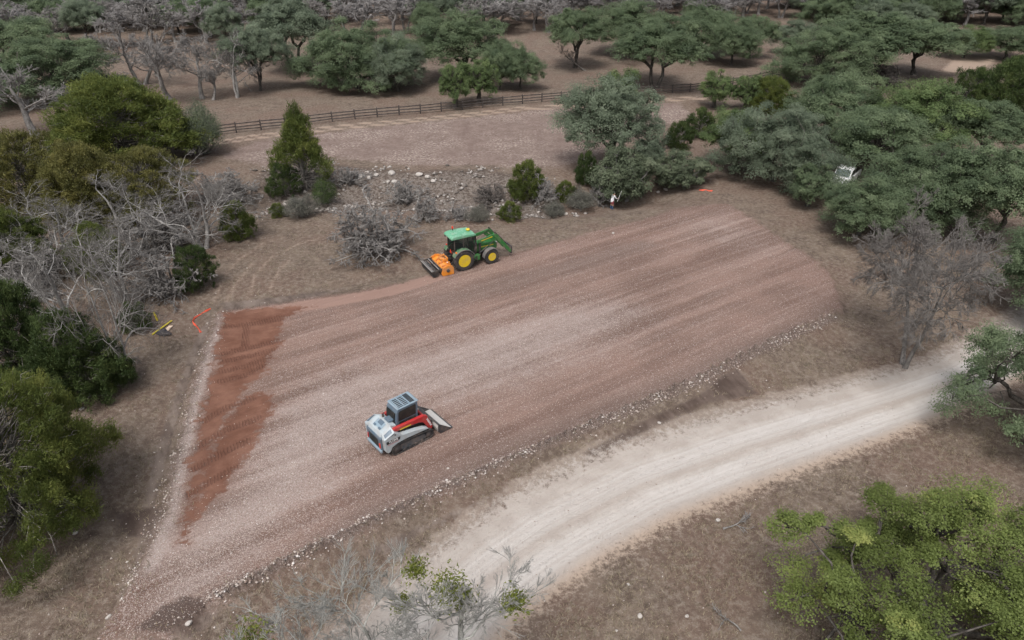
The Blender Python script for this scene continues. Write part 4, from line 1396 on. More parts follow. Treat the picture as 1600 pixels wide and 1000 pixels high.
# ------------------------------------------------------------------ tractor
def wheel(parent, c, r, w, rim_r, side, nlug):
    """lugged tyre with dished yellow rim; side is the outward y sign"""
    t = empty('wheel', c, 0, parent)
    tm = MB().lathe([(rim_r, -w * .42), (r * .80, -w * .5), (r * .93, -w * .46), (r * .965, -w * .28), (r * .965, w * .28), (r * .93, w * .46), (r * .80, w * .5), (rim_r, w * .42)], n=36)
    for s in (-1, 1):
        for k in range(nlug):
            a = (k + (0.5 if s > 0 else 0)) * 2 * math.pi / nlug
            a2 = a + 0.16
            p0 = Vector((math.cos(a) * r * .975, s * w * .03, math.sin(a) * r * .975))
            p1 = Vector((math.cos(a2) * r * .955, s * w * .49, math.sin(a2) * r * .955))
            tm.bar(p0, p1, 0.055 * r / .85, 0.05, up=Vector((math.cos(a), 0, math.sin(a))))
    tm.build('tyre', RUB, t, smooth=True)
    o = side * w
    MB().lathe([(rim_r * 1.03, o * .44), (rim_r * .98, o * .40), (rim_r * .90, o * .22), (rim_r * .55, o * .16), (rim_r * .38, o * .18), (rim_r * .36, o * .30), (rim_r * .12, o * .33), (1e-6, o * .33)], n=32).build('rim', YEL, t, smooth=True)
    hm = MB()
    for k in range(8):
        a = k * math.pi / 4
        hm.lathe([(.022, o * .20), (.022, o * .27)], (math.cos(a) * rim_r * .47, 0, math.sin(a) * rim_r * .47), n=8)
    for k in range(2):
        a = .9 + k * math.pi
        hm.bar((math.cos(a) * rim_r * .72, o * .215, math.sin(a) * rim_r * .72), (math.cos(a + .35) * rim_r * .74, o * .215, math.sin(a + .35) * rim_r * .74), .05, .05)
    hm.build('bolt', DSTEEL, t)
    return t


def build_tractor(loc, rz):
    T_ = empty('tractor', loc, rz)
    tag(T_, 'green tractor with yellow wheels and front loader arms working the far pad edge', 'tractor')
    RR, RF, WB = 0.86, 0.63, 2.45
    for s in (-1, 1):
        wheel(T_, (0, s * 0.88, RR), RR, 0.50, 0.50, s, 20)
        wheel(T_, (WB, s * 0.84, RF), RF, 0.40, 0.33, s, 18)
    # chassis, axles
    m = MB().box(-.45, 1.2, -.30, .30, .62, 1.12).box(1.1, 3.0, -.22, .22, .62, .98).box(-.18, .18, -.68, .68, .70, 1.02).box(2.36, 2.54, -.68, .68, .52, .72)
    m.build('chassis', BLK, T_, 0.03)
    m = MB().box(.62, 1.55, -.72, -.36, .45, .92).box(.62, 1.55, .36, .72, .45, .92)
    m.build('fuel_tank', G_GREEN, T_, 0.06)
    m = MB().box(.78, 1.18, -.86, -.70, .40, .44).box(.78, 1.18, -.90, -.72, .64, .68).box(.76, .79, -.88, -.72, .38, .90).box(1.17, 1.2, -.88, -.72, .38, .90)
    m.build('step', BLK, T_)
    # hood
    prof = [(1.05, 1.02), (3.12, .92), (3.24, 1.10), (3.20, 1.46), (2.95, 1.62), (1.05, 1.78)]
    hood = MB().prism(prof, -.36, .36).build('hood', G_GREEN, T_, 0.07)
    MB().box(3.10, 3.262, -.27, .27, 1.02, 1.42).build('grille', BLK, hood, 0.02)
    for s in (-1, 1):
        MB().box(3.19, 3.255, s * .20 - .09, s * .20 + .09, 1.44, 1.52).build('headlight', WHITE, hood, 0.015)
        MB().box(1.7, 2.9, s * .363 - .004, s * .363 + .004, 1.34, 1.40).build('stripe', YEL, hood)
    MB().tube([(1.28, -.47, 1.05), (1.28, -.47, 2.30), (1.26, -.47, 2.46), (1.18, -.47, 2.56)], .055, 10).build('exhaust_pipe', BLK, T_, smooth=True)
    MB().lathe([(.09, 1.25), (.10, 1.30), (.10, 1.80), (.085, 1.86)], (1.28, -.47, 0), 'z', 14).build('exhaust_shield', DSTEEL, T_, smooth=True)
    # cab: pillars, glass, floor, roof
    zc0, zc1 = 1.12, 2.62
    pil = {'r': -.52, 'b': .20, 'f': 1.12}
    fr = MB()
    for s in (-1, 1):
        fr.bar((-.62, s * .66, zc0 + .25), (-.58, s * .60, zc1), .09, .09)
        fr.bar((.12, s * .74, zc0), (.14, s * .66, zc1), .07, .07)
        fr.bar((1.16, s * .52, zc0 - .1), (.98, s * .56, zc1), .07, .07)
        fr.bar((-.62, s * .66, zc0 + .28), (.12, s * .74, zc0 + .28), .07, .08)
        fr.bar((.12, s * .74, zc0 - .12), (1.16, s * .54, zc0 - .12), .08, .10)
        fr.bar((-.58, s * .60, zc1 - .03), (.98, s * .57, zc1 - .03), .07, .07)
    fr.bar((-.60, -.63, zc1 - .03), (-.60, .63, zc1 - .03), .07).bar((.98, -.56, zc1 - .03), (.98, .56, zc1 - .03), .07)
    fr.bar((-.64, -.66, zc0 + .28), (-.64, .66, zc0 + .28), .08).bar((1.16, -.52, zc0 + .0), (1.16, .52, zc0 + .0), .10)
    fr.box(-.55, 1.1, -.55, .55, .98, 1.10)
    fr.build('cab_frame', BLK, T_, 0.015)
    for s in (-1, 1):
        MB()._add([(.155, s * .735, zc0 - .08), (1.14, s * .535, zc0 - .08), (.985, s * .565, zc1 - .06), (.165, s * .662, zc1 - .06)], [(0, 1, 2, 3)]).build('door', GLASS, T_)
        MB()._add([(-.60, s * .655, zc0 + .32), (.10, s * .725, zc0 + .32), (.115, s * .655, zc1 - .06), (-.56, s * .60, zc1 - .06)], [(0, 1, 2, 3)]).build('side_window', GLASS, T_)
    MB()._add([(-.64, -.62, zc0 + .32), (-.64, .62, zc0 + .32), (-.60, .57, zc1 - .06), (-.60, -.57, zc1 - .06)], [(0, 1, 2, 3)]).build('rear_window', GLASS, T_)
    MB()._add([(1.165, -.48, zc0 + .06), (1.165, .48, zc0 + .06), (.99, .52, zc1 - .06), (.99, -.52, zc1 - .06)], [(0, 1, 2, 3)]).build('windscreen', GLASS, T_)
    rp = [(-.86, 2.60), (1.20, 2.62), (1.24, 2.70), (1.10, 2.80), (.5, 2.86), (-.6, 2.86), (-.82, 2.78), (-.90, 2.68)]
    roof = MB().prism(rp, -.74, .74).build('roof', G_ROOF, T_, 0.07)
    MB().box(-.35, .35, -.42, .42, 2.862, 2.872).build('roof_hatch', G_ROOF, roof, 0.004)
    MB().box(.02, .05, -.74, .74, 2.862, 2.868).build('roof_seam', G_FENDER, roof)
    MB().lathe([(.03, 2.84), (.03, 3.02)], (-.2, .55, 0), 'z', 8).build('beacon_post', BLK, roof)
    MB().lathe([(.055, 3.02), (.07, 3.06), (.07, 3.15), (.04, 3.21), (1e-6, 3.22)], (-.2, .55, 0), 'z', 12).build('beacon', LAMP_R, roof, smooth=True)
    MB().lathe([(.10, 2.84), (.16, 2.90), (.17, 2.95), (.12, 3.0), (1e-6, 3.01)], (.86, .0, 0), 'z', 16).build('satellite_receiver', YEL, roof, smooth=True)
    for s in (-1, 1):
        MB().box(-.90, -.82, s * .55 - .08, s * .55 + .08, 2.50, 2.60).build('work_light', BLK, roof, 0.01)
    sm = MB().box(-.30, .22, -.26, .26, 1.28, 1.42).box(-.40, -.26, -.26, .26, 1.40, 2.05)
    sm.build('seat', SEATM, T_, 0.05)
    MB().tube([(.62 + .18 * math.cos(a) * .75, .18 * math.sin(a), 1.72 + .18 * math.cos(a) * .66) for a in [k * math.pi / 8 for k in range(17)]], .018, 6).build('steering_wheel', BLK, T_, smooth=True)
    MB().bar((.62, 0, 1.72), (.95, 0, 1.2), .07).build('steering_column', BLK, T_)
    # rear fenders: curved shells over the wheels
    for s in (-1, 1):
        pts = [(1.02 * RR * 1.06 * math.cos(a), RR + 1.02 * RR * 1.06 * math.sin(a)) for a in [math.pi * k / 14 for k in range(1, 13)]]
        inner = [(p[0] * .965, RR + (p[1] - RR) * .965) for p in pts]
        f = MB().prism(pts + inner[::-1], s * .56, s * 1.06).build('rear_fender', G_FENDER, T_, 0.015)
        po = [(p[0] * 1.012, RR + (p[1] - RR) * 1.012) for p in pts]
        MB().prism(po + inner[::-1], s * 1.062, s * 1.14).build('fender_trim', GREYP, f, 0.01)
        MB().box(-.66, -.56, s * .92 - .08, s * .92 + .08, 1.56, 1.66).build('tail_light', LAMP_O if s < 0 else LAMP_R, f, 0.015)
        pf = [(WB + 1.12 * RF * math.cos(a), RF + 1.12 * RF * math.sin(a)) for a in [math.pi * (k / 12) for k in range(3, 13)]]
        pi_ = [(WB + (p[0] - WB) * .95, RF + (p[1] - RF) * .95) for p in pf]
        MB().prism(pf + pi_[::-1], s * .62, s * 1.04).build('front_fender', GREYP, T_, 0.01)
        MB().bar((1.02, s * .62, 2.05), (1.05, s * 1.02, 2.12), .03).build('mirror_arm', BLK, T_)
        MB().box(1.02, 1.08, s * 1.05 - .09, s * 1.05 + .09, 1.85, 2.20).build('mirror', BLK, T_, 0.015)
    MB().prism([(-.17, 1.28), (.17, 1.28), (0, 1.60)], -.70, -.68, 'x').build('slow_vehicle_triangle', LAMP_R, T_)
    # loader
    for s in (-1, 1):
        MB().box(1.52, 1.70, s * .50 - .05, s * .50 + .05, .75, 1.95).build('loader_mast', BLK, T_, 0.015)
        y0, y1 = s * .56 - .055, s * .56 + .055
        arm = [(1.40, 1.98), (1.48, 2.12), (2.95, 2.36), (3.12, 2.30), (4.42, .62), (4.34, .46), (4.20, .50), (2.92, 2.05), (2.75, 2.08), (1.50, 1.86)]
        a = MB().prism(arm, y0, y1).build('loader_arm', G_GREEN, T_, 0.02)
        MB().prism([(2.40, 2.06), (2.80, 2.06), (3.05, 1.86), (3.05, 1.72), (2.7, 1.80)], y0 + .01, y1 - .01).build('arm_gusset', G_GREEN, a, 0.01)
        MB().tube([(1.62, s * .56, 1.02), (2.30, s * .56, 1.42)], .05, 10).tube([(2.28, s * .56, 1.41), (2.86, s * .56, 1.76)], .028, 8).build('lift_cylinder', BLK, a, smooth=True)
        MB().tube([(2.95, s * .56, 2.48), (3.55, s * .56, 1.80)], .045, 10).tube([(3.54, s * .56, 1.81), (4.22, s * .56, .98)], .026, 8).build('tilt_cylinder', BLK, a, smooth=True)
        MB().bar((2.9, s * .56, 2.30), (2.96, s * .56, 2.50), .05).bar((4.22, s * .56, .98), (4.36, s * .56, .60), .05).build('tilt_link', DSTEEL, a)
        MB().box(1.7, 2.7, s * .62 - .003, s * .62 + .003, 2.06, 2.12, Matrix.Rotation(-.16, 3, 'Y')).build('arm_stripe', YEL, a)
    MB().tube([(3.30, -.56, 1.90), (3.30, .56, 1.90)], .06, 10).build('loader_crossbar', G_GREEN, T_, smooth=True)
    cr = MB()
    for s in (-1, 1):
        cr.box(4.40, 4.50, s * .52 - .04, s * .52 + .04, .28, .92)
    cr.bar((4.45, -.56, .90), (4.45, .56, .90), .08).bar((4.45, -.56, .32), (4.45, .56, .32), .08)
    cr.build('loader_carrier', DSTEEL, T_, 0.01)
    for s in (-1, 1):
        MB().tube([(1.6, s * .40, 1.60), (2.1, s * .46, 1.95), (2.9, s * .48, 2.30), (3.2, s * .50, 2.05)], .018, 6).build('hydraulic_hose', BLK, T_, smooth=True)
    # three-point hitch
    h = MB()
    for s in (-1, 1):
        h.bar((-.30, s * .30, .62), (-1.10, s * .42, .52), .07).bar((-.35, s * .34, 1.15), (-.75, s * .38, .58), .05)
    h.bar((-.45, 0, 1.10), (-1.12, 0, 1.00), .06)
    h.build('hitch', DSTEEL, T_)
    return T_


def build_tiller(loc, rz):
    T_ = empty('stone_tiller', loc, rz)
    tag(T_, 'orange rotary tiller with black cage roller hitched behind the green tractor', 'tiller')
    hoodp = [(-1.10, .22), (-1.05, .52), (-1.16, .72), (-1.50, .80), (-1.86, .66), (-1.98, .30)]
    MB().prism(hoodp, -1.16, 1.16).build('hood', ORG, T_, 0.02)
    for s in (-1, 1):
        MB().prism([(-1.00, .06), (-1.00, .58), (-1.14, .80), (-1.52, .88), (-1.92, .72), (-2.06, .30), (-1.95, .06)], s * 1.17, s * 1.22).build('side_plate', ORG, T_, 0.012)
        MB().lathe([(.14, 1.22 * s), (.14, 1.29 * s), (.07, 1.31 * s)], (-1.5, 0, .46), 'y', 16).build('bearing_cover', DSTEEL, T_, smooth=True)
    a = MB()
    for s in (-1, 1):
        a.prism([(-1.10, .70), (-1.10, 1.06), (-1.22, 1.12), (-1.78, .86), (-1.80, .70), (-1.62, .72), (-1.28, .90), (-1.26, .70)], s * .36 - .03, s * .36 + .03)
        a.prism([(-1.14, .70), (-1.14, .98), (-1.24, .98), (-1.6, .70)], s * .80 - .025, s * .80 + .025)
    a.box(-1.20, -1.10, -.42, .42, 1.00, 1.12)
    a.build('headstock', ORG, T_, 0.015)
    MB().box(-1.62, -1.28, -.20, .20, .78, 1.00).build('gearbox', ORG, T_, 0.03)
    MB().tube([(-.45, 0, .75), (-1.28, 0, .88)], .05, 10).build('drive_shaft', BLK, T_, smooth=True)
    MB().box(-1.30, -1.18, -.62, -.50, .805, .825).build('warning_plate', WHITE, T_)
    for y in (-.95, -.30, .30, .95):
        MB().box(-1.88, -1.14, y - .02, y + .02, .70, .86).build('hood_rib', ORG, T_, 0.006)
    MB().box(-1.98, -1.90, -1.12, 1.12, .12, .58).build('rear_flap', DSTEEL, T_, 0.01)
    MB().tube([(-.5, .10, 1.2), (-.9, .14, 1.30), (-1.3, .10, 1.05), (-1.45, .08, .98)], .02, 6).build('hydraulic_hose', BLK, T_, smooth=True)
    # rear roller
    fr = MB()
    for s in (-1, 1):
        fr.bar((-1.85, s * 1.10, .62), (-2.78, s * 1.14, .52), .07, .12).box(-2.62, -2.40, s * 1.16 - .02, s * 1.16 + .02, .10, .60)
    fr.bar((-2.20, -1.16, .60), (-2.20, 1.16, .60), .10).bar((-2.80, -1.20, .56), (-2.80, 1.20, .56), .09)
    fr.build('roller_frame', BLK, T_, 0.01)
    for s in (-1, 1):
        MB().box(-2.24, -2.16, s * .58 - .50, s * .58 + .50, .655, .672).build('frame_strip', STEEL, T_)
    MB().box(-2.84, -2.76, -1.15, 1.15, .606, .618).build('frame_strip', STEEL, T_)
    ro = MB()
    for k in range(10):
        an = k * math.pi / 5
        ro.bar((-2.5 + .26 * math.cos(an), -1.1, .30 + .26 * math.sin(an)), (-2.5 + .26 * math.cos(an), 1.1, .30 + .26 * math.sin(an)), .045)
    for y in (-1.08, -.54, 0, .54, 1.08):
        ro.lathe([(.25, y - .01), (.25, y + .01)], (-2.5, 0, .30), 'y', 20)
    ro.build('cage_roller', DSTEEL, T_)
    for k in range(12):
        y = -1.02 + k * 2.04 / 11
        MB().prism([(-2.74, .58), (-2.66, .60), (-2.40, .46), (-2.42, .42)], y - .05, y + .05).build('scraper_tooth', STEEL, T_)
    return T_


# ------------------------------------------------------------------ compact track loader
def build_track_loader(loc, rz):
    T_ = empty('track_loader', loc, rz)
    tag(T_, 'grey and red compact track loader with a bucket on the pad', 'track loader')
    W = 1.0
    # undercarriage loops
    for s in (-1, 1):
        y0, y1 = s * (W - .45), s * W
        loop = []
        for k in range(9): a = math.pi / 2 + math.pi * k / 8; loop.append((-.98 + .30 * math.cos(a), .36 + .34 * math.sin(a)))
        for k in range(9): a = -math.pi / 2 + math.pi * k / 8; loop.append((.98 + .26 * math.cos(a), .30 + .28 * math.sin(a)))
        loop.insert(9, (-.5, .0))
        loop.append((.45, .66)); loop.append((-.45, .70))
        tr = empty('track', (0, 0, 0), 0, T_)
        ctr = Vector((0, .33))
        inner = [((p[0]) * .955, ctr.y + (p[1] - ctr.y) * .86) for p in loop]
        n = len(loop)
        b = MB()
        vs = [(p[0], y, p[1]) for y in (y0, y1) for p in loop] + [(p[0], y, p[1]) for y in (y0, y1) for p in inner]
        fs = []
        for i in range(n):
            j = (i + 1) % n
            fs += [(i, j, n + j, n + i), (2 * n + i, 3 * n + i, 3 * n + j, 2 * n + j), (i, 2 * n + i, 2 * n + j, j), (n + i, n + j, 3 * n + j, 3 * n + i)]
        b._add(vs, fs)
        # lugs all round the belt
        seg = [(Vector(loop[i]), Vector(loop[(i + 1) % n])) for i in range(n)]
        tot = sum((q - p).length for p, q in seg)
        d, acc_, i = 0.0, 0.0, 0
        while d < tot:
            while i < n - 1 and d > acc_ + (seg[i][1] - seg[i][0]).length:
                acc_ += (seg[i][1] - seg[i][0]).length
                i += 1
            p, q = seg[i]
            e = (q - p).normalized()
            c = p + e * (d - acc_)
            nrm = Vector((e.y, -e.x))
            if (c - ctr).dot(nrm) < 0: nrm = -nrm
            o = c + nrm * .012
            b.bar((o.x, y0 + .01 * s, o.y), (o.x, y1 - .01 * s, o.y), .055, .03, up=(nrm.x, 0, nrm.y))
            d += .105
        b.build('belt', RUB, tr)
        yo = y1
        MB().prism([(-.85, .16), (-.80, .46), (-.55, .52), (.70, .44), (.88, .30), (.82, .12), (.4, .08), (-.6, .08)], yo - s * .20, yo - s * .10).build('roller_frame', TRKF, tr, 0.02)
        MB().lathe([(.25, yo - s * .20), (.25, yo - s * .06), (.12, yo - s * .02), (.06, yo)], (-.98, 0, .36), 'y', 20).build('sprocket', DSTEEL, tr, smooth=True)
        MB().lathe([(.20, yo - s * .20), (.20, yo - s * .06), (.08, yo - s * .02)], (.98, 0, .30), 'y', 20).build('idler', DSTEEL, tr, smooth=True)
        for k in range(4):
            MB().lathe([(.085, yo - s * .2), (.085, yo - s * .03), (.03, yo - s * .01)], (-.55 + k * .36, 0, .12), 'y', 14).build('roller', DSTEEL, tr, smooth=True)
    # main tub and skirts
    MB().box(-1.40, 1.10, -.54, .54, .22, 1.0).build('tub', BLK, T_, 0.03)
    for s in (-1, 1):
        sk = [(-1.62, .52), (-1.66, 1.30), (-1.05, 1.52), (-.62, 1.16), (.30, .98), (.72, .86), (.98, .70), (.50, .73), (-.40, .78), (-.92, .76), (-1.24, .66), (-1.36, .44), (-1.50, .40)]
        body = MB().prism(sk, s * .70, s * .985).build('side_body', LGREY, T_, 0.025)
        MB().prism([(-1.48, 1.34), (-1.38, 1.37), (-1.08, 1.46), (-1.14, 1.40)], s * .986, s * .989).build('body_stripe', BGREY, body)
        MB().lathe([(.045, s * .98), (.045, s * .995)], (-1.02, 0, 1.36), 'y', 14).build('pivot_cap', DSTEEL, body)
        MB().prism([(-1.56, .98), (-1.56, 1.16), (-.74, 1.13), (-.78, .96)], s * .986, s * .990).build('model_plate', BLK, body)
        rot = Matrix.Translation((-1.16, s * .991, 1.06)) @ (Matrix.Rotation(math.pi if s > 0 else 0, 4, 'Z')) @ Matrix.Rotation(math.pi / 2, 4, 'X')
        lettering('model_lettering', 'TL12V2', .165, WHITE, body, rot)
        MB().box(-1.50, -.86, s * .987 - .002, s * .987 + .002, .905, .925).build('red_line', RED, body)
        # upper side panels leaning in to the engine hood
        MB()._add([(-1.66, s * .985, 1.302), (-1.05, s * .985, 1.522), (-1.06, s * .62, 1.72), (-1.58, s * .60, 1.45), (-1.62, s * .60, 1.30), (-1.0, s * .60, 1.40), (-1.04, s * .985, 1.40)],
                  [(0, 1, 2, 3), (0, 3, 4), (1, 6, 5, 2), (4, 3, 2, 5), (0, 4, 5, 6), (0, 6, 1)]).build('shoulder_panel', LGREY, T_)
        MB()._add([(-1.58, s * .93, 1.372), (-1.16, s * .93, 1.545), (-1.13, s * .76, 1.650), (-1.54, s * .74, 1.455)], [(0, 1, 2, 3)]).build('shoulder_stripe', BGREY, T_)
    # rear door with grille and lamp
    rd = MB().prism([(-1.64, .48), (-1.70, .50), (-1.74, 1.22), (-1.66, 1.30), (-1.50, 1.30), (-1.50, .48)], -.695, .695).build('rear_door', BGREY, T_, 0.03)
    for k in range(7):
        z = .62 + k * .075
        MB().box(-1.748, -1.715, -.42, .42, z, z + .03, Matrix.Rotation(-.06, 3, 'Y')).build('grille_slat', MESHD, rd)
    for s in (-1, 1):
        MB().box(-1.755, -1.72, s * .58 - .05, s * .58 + .05, .62, .92).build('tail_light', LAMP_R if s < 0 else RED, rd, 0.01)
    MB().box(-1.78, -1.66, -.70, .70, .34, .50).build('rear_bumper', BGREYL, T_, 0.03)
    # engine hood on top, sloping back
    hd = MB()._add([(-1.68, -.60, 1.30), (-1.68, .60, 1.30), (-1.58, .60, 1.46), (-1.58, -.60, 1.46), (-1.06, .62, 1.73), (-1.06, -.62, 1.73), (-.72, .62, 1.62), (-.72, -.62, 1.62), (-.72, .62, 1.0), (-.72, -.62, 1.0), (-1.6, .6, 1.0), (-1.6, -.6, 1.0)],
                   [(0, 1, 2, 3), (3, 2, 4, 5), (5, 4, 6, 7), (7, 6, 8, 9), (9, 8, 10, 11), (11, 10, 1, 0), (1, 10, 8, 6, 4, 2), (0, 3, 5, 7, 9, 11)]).build('engine_hood', LGREY, T_, 0.02)
    sl = Matrix.Rotation(-math.atan2(.27, .52), 3, 'Y')
    MB().box(-1.50, -1.12, -.36, .36, 1.612, 1.624, sl).build('hood_panel', BGREYL, hd, 0.006)
    MB().box(-1.34, -1.10, -.20, .20, 1.672, 1.684, sl).build('hood_grille', BGREY, hd, 0.006)
    for s in (-1, 1):
        MB().box(-1.53, -1.41, s * .22 - .10, s * .22 + .10, 1.548, 1.562, sl).build('hood_vent', BGREY, hd, 0.004)
    MB().tube([(-.92, .30, 1.62), (-.92, .30, 1.86), (-.84, .30, 1.92)], .06, 10).build('exhaust', BLK, hd, smooth=True)
    MB().box(-.98, -.66, -.34, .10, 1.66, 1.80).build('air_filter', BGREY, hd, 0.04)
    # cab
    cabp = [(-.66, 1.0), (-.62, 1.62), (-.56, 2.18), (-.44, 2.34), (.64, 2.36), (.74, 2.26), (.70, 1.5), (.74, .80), (-.50, .80)]
    cab = MB().prism(cabp, -.48, .48).build('cab', BGREY, T_, 0.04)
    for s in (-1, 1):
        MB().prism([(-.50, 1.62), (-.44, 2.14), (-.36, 2.22), (.56, 2.24), (.60, 2.18), (.56, 1.62)], s * .481, s * .490).build('side_screen', MESHD, cab)
        MB().prism([(-.46, 1.24), (-.46, 1.56), (.54, 1.56), (.56, 1.24)], s * .481, s * .487).build('side_panel', BLK, cab)
    MB().box(-.665, -.60, -.36, .36, 1.66, 2.12, Matrix.Rotation(.107, 3, 'Y')).build('rear_window', MESHD, cab)
    MB().box(.705, .745, -.38, .38, 1.1, 2.2).build('front_window', MESHD, cab)
    roof = MB().prism([(-.50, 2.345), (-.46, 2.385), (.72, 2.40), (.80, 2.36), (.72, 2.33)], -.50, .50).build('roof', BGREYL, T_, 0.015)
    MB().box(-.40, .62, -.40, .40, 2.392, 2.402, Matrix.Rotation(-.012, 3, 'Y')).build('roof_recess', MESHD, roof)
    for x in (-.38, -.05, .28, .62):
        MB().box(x - .025, x + .025, -.44, .44, 2.398, 2.440).build('roof_crossbar', BGREYL, roof, 0.008)
    for k in range(6):
        y = -.34 + k * .136
        MB().box(-.36, .26, y - .022, y + .022, 2.400, 2.424).build('roof_slat', BGREYL, roof, 0.005)
    for k in range(9):
        y = -.36 + k * .09
        MB().box(.31, .60, y - .008, y + .008, 2.400, 2.412).build('roof_slat', BGREY, roof)
    # loader arms
    for s in (-1, 1):
        y0, y1 = s * .60, s * .78
        arm = [(-1.06, 1.34), (-1.04, 1.52), (-.90, 1.56), (.86, 1.50), (1.06, 1.38), (1.34, .62), (1.30, .40), (1.10, .42), (.98, .74), (.80, 1.06), (.52, 1.20), (-.20, 1.28)]
        a = MB().prism(arm, y0, y1).build('loader_arm', RED, T_, 0.03)
        rot = Matrix.Translation((1.13, s * .783, .94)) @ Matrix.Rotation(math.pi if s > 0 else 0, 4, 'Z') @ Matrix.Rotation(math.pi / 2, 4, 'X') @ Matrix.Rotation(-1.18 * (1 if s < 0 else -1), 4, 'Z')
        lettering('brand_lettering', 'TAKEUCHI', .125, WHITE, a, rot)
        MB().box(-.62, .05, s * .782 - .002, s * .782 + .002, 1.30, 1.37, Matrix.Rotation(.035, 3, 'Y')).build('yellow_decal', YEL, a)
        MB().tube([(-.95, s * .69, 1.02), (-.10, s * .69, 1.14)], .05, 10).tube([(-.12, s * .69, 1.14), (.55, s * .69, 1.24)], .03, 8).build('lift_cylinder', BLK, a, smooth=True)
        MB().tube([(1.0, s * .42, 1.30), (1.18, s * .42, .98)], .05, 10).tube([(1.17, s * .42, 1.0), (1.38, s * .42, .62)], .028, 8).build('tilt_cylinder', DSTEEL, a, smooth=True)
    MB().tube([(1.06, -.70, 1.10), (1.06, .70, 1.10)], .08, 12).build('arm_crossbar', RED, T_, smooth=True)
    MB().box(1.34, 1.44, -.60, .60, .30, .82).build('quick_coupler', DSTEEL, T_, 0.02)
    # bucket
    bk = empty('bucket', (0, 0, 0), 0, T_)
    outer = [(1.54, .66), (1.47, .46), (1.52, .20), (1.70, .06), (2.36, .03)]
    inner = [(2.36, .055), (1.74, .10), (1.58, .24), (1.53, .46), (1.59, .66)]
    MB().prism(outer + inner, -1.02, 1.02).build('bucket_shell', BSTEEL, bk)
    for s in (-1, 1):
        MB().prism([(1.53, .66), (1.60, .68), (2.30, .10), (2.40, .02), (1.70, .05), (1.50, .20)], s * 1.022, s * 1.05).build('bucket_side', DSTEEL, bk)
    MB().box(2.30, 2.46, -1.03, 1.03, .012, .040).build('cutting_edge', DSTEEL, bk)
    MB().box(1.51, 1.62, -1.04, 1.04, .662, .70).build('top_lip', DSTEEL, bk, 0.008)
    return T_


# place both machines on their wheel marks in the photograph
p1, p2 = at(726, 422), at(770.5, 411.5)
ang_t = math.atan2(p2.y - p1.y, p2.x - p1.x)
ux, uy = Vector((math.cos(ang_t), math.sin(ang_t), 0)), Vector((-math.sin(ang_t), math.cos(ang_t), 0))
tl = p1 + uy * 1.0
tl.z = (p1.z + p2.z) / 2 - 0.03
print('tractor wheelbase seen', (p2 - p1).length, math.degrees(ang_t))
build_tractor(tl, ang_t)
build_tiller(tl, ang_t)
q1, q2 = at(617.6, 713), at(676.4, 683)
ang_s = math.atan2(q2.y - q1.y, q2.x - q1.x)
print('track length seen', (q2 - q1).length, math.degrees(ang_s), 'rows', math.degrees(ROW_ANG))
uy = Vector((-math.sin(ang_s), math.cos(ang_s), 0))
sl_ = (q1 + q2) / 2 + uy * 1.0
sl_.z = (q1.z + q2.z) / 2 - 0.02
build_track_loader(sl_, ang_s)

# ------------------------------------------------------------------ rail fence
WOODF = bark_mat('weathered_fence_wood', (0.040, 0.034, 0.032), (0.115, 0.100, 0.094))
FENCE = [(330, 212), (382, 206), (522, 190), (683, 175), (871, 157.5), (1076, 144), (1150, 133), (1210, 121), (1236, 116)]
fp = [at(*p) for p in FENCE]
fence = empty('rail_fence', fp[0])
tag(fence, 'long dark wooden post and rail fence crossing the field', 'fence')
rf = random.Random(8)
fpos = []
carry = 0.0
for a, b in zip(fp[:-1], fp[1:]):
    L = (b - a).length
    s = carry
    while s < L:
        q = a.lerp(b, s / L)
        fpos.append(Vector((q.x, q.y, float(tz(np.array([[q.x, q.y]]))[0]))))
        s += 3.05
    carry = s - L


def tinted(me):
    a = me.attributes.new('tint', 'FLOAT', 'POINT')
    a.data.foreach_set('value', np.full(len(me.vertices), rf.uniform(0.1, 0.9), np.float32))


pm_ = MB().lathe([(.085, -.3), (.085, 1.30), (.07, 1.36), (.02, 1.38)], (0, 0, 0), 'z', 8).build('post', WOODF, fence, smooth=True)
tinted(pm_.data)
pm_.location = fpos[0] - fp[0]
for q in fpos[1:]:
    c = pm_.copy()
    COL.objects.link(c)
    c.location = q - fp[0]
    c.rotation_euler = (rf.uniform(-.03, .03), rf.uniform(-.03, .03), rf.uniform(0, 3))
rm_ = MB().box(0, 1, -.03, .03, -.065, .065).build('rail', WOODF, fence)
tinted(rm_.data)
first = True
for a, b in zip(fpos[:-1], fpos[1:]):
    for z in (.40, .78, 1.16):
        o = rm_ if first else rm_.copy()
        if not first: COL.objects.link(o)
        first = False
        za, zb = z + rf.uniform(-.05, .05), z + rf.uniform(-.05, .05)
        d = (b + Vector((0, 0, zb))) - (a + Vector((0, 0, za)))
        o.location = a + Vector((0, 0, za)) - fp[0] + Vector((0, -.10, 0))
        o.rotation_euler = (0, -math.asin(d.z / d.length), math.atan2(d.y, d.x))
        o.scale = (d.length, 1, 1)

# ------------------------------------------------------------------ white pickup half hidden under the oaks
WP = paint('truck_white', (0.82, 0.83, 0.84), 0.28, dirt=0.08)


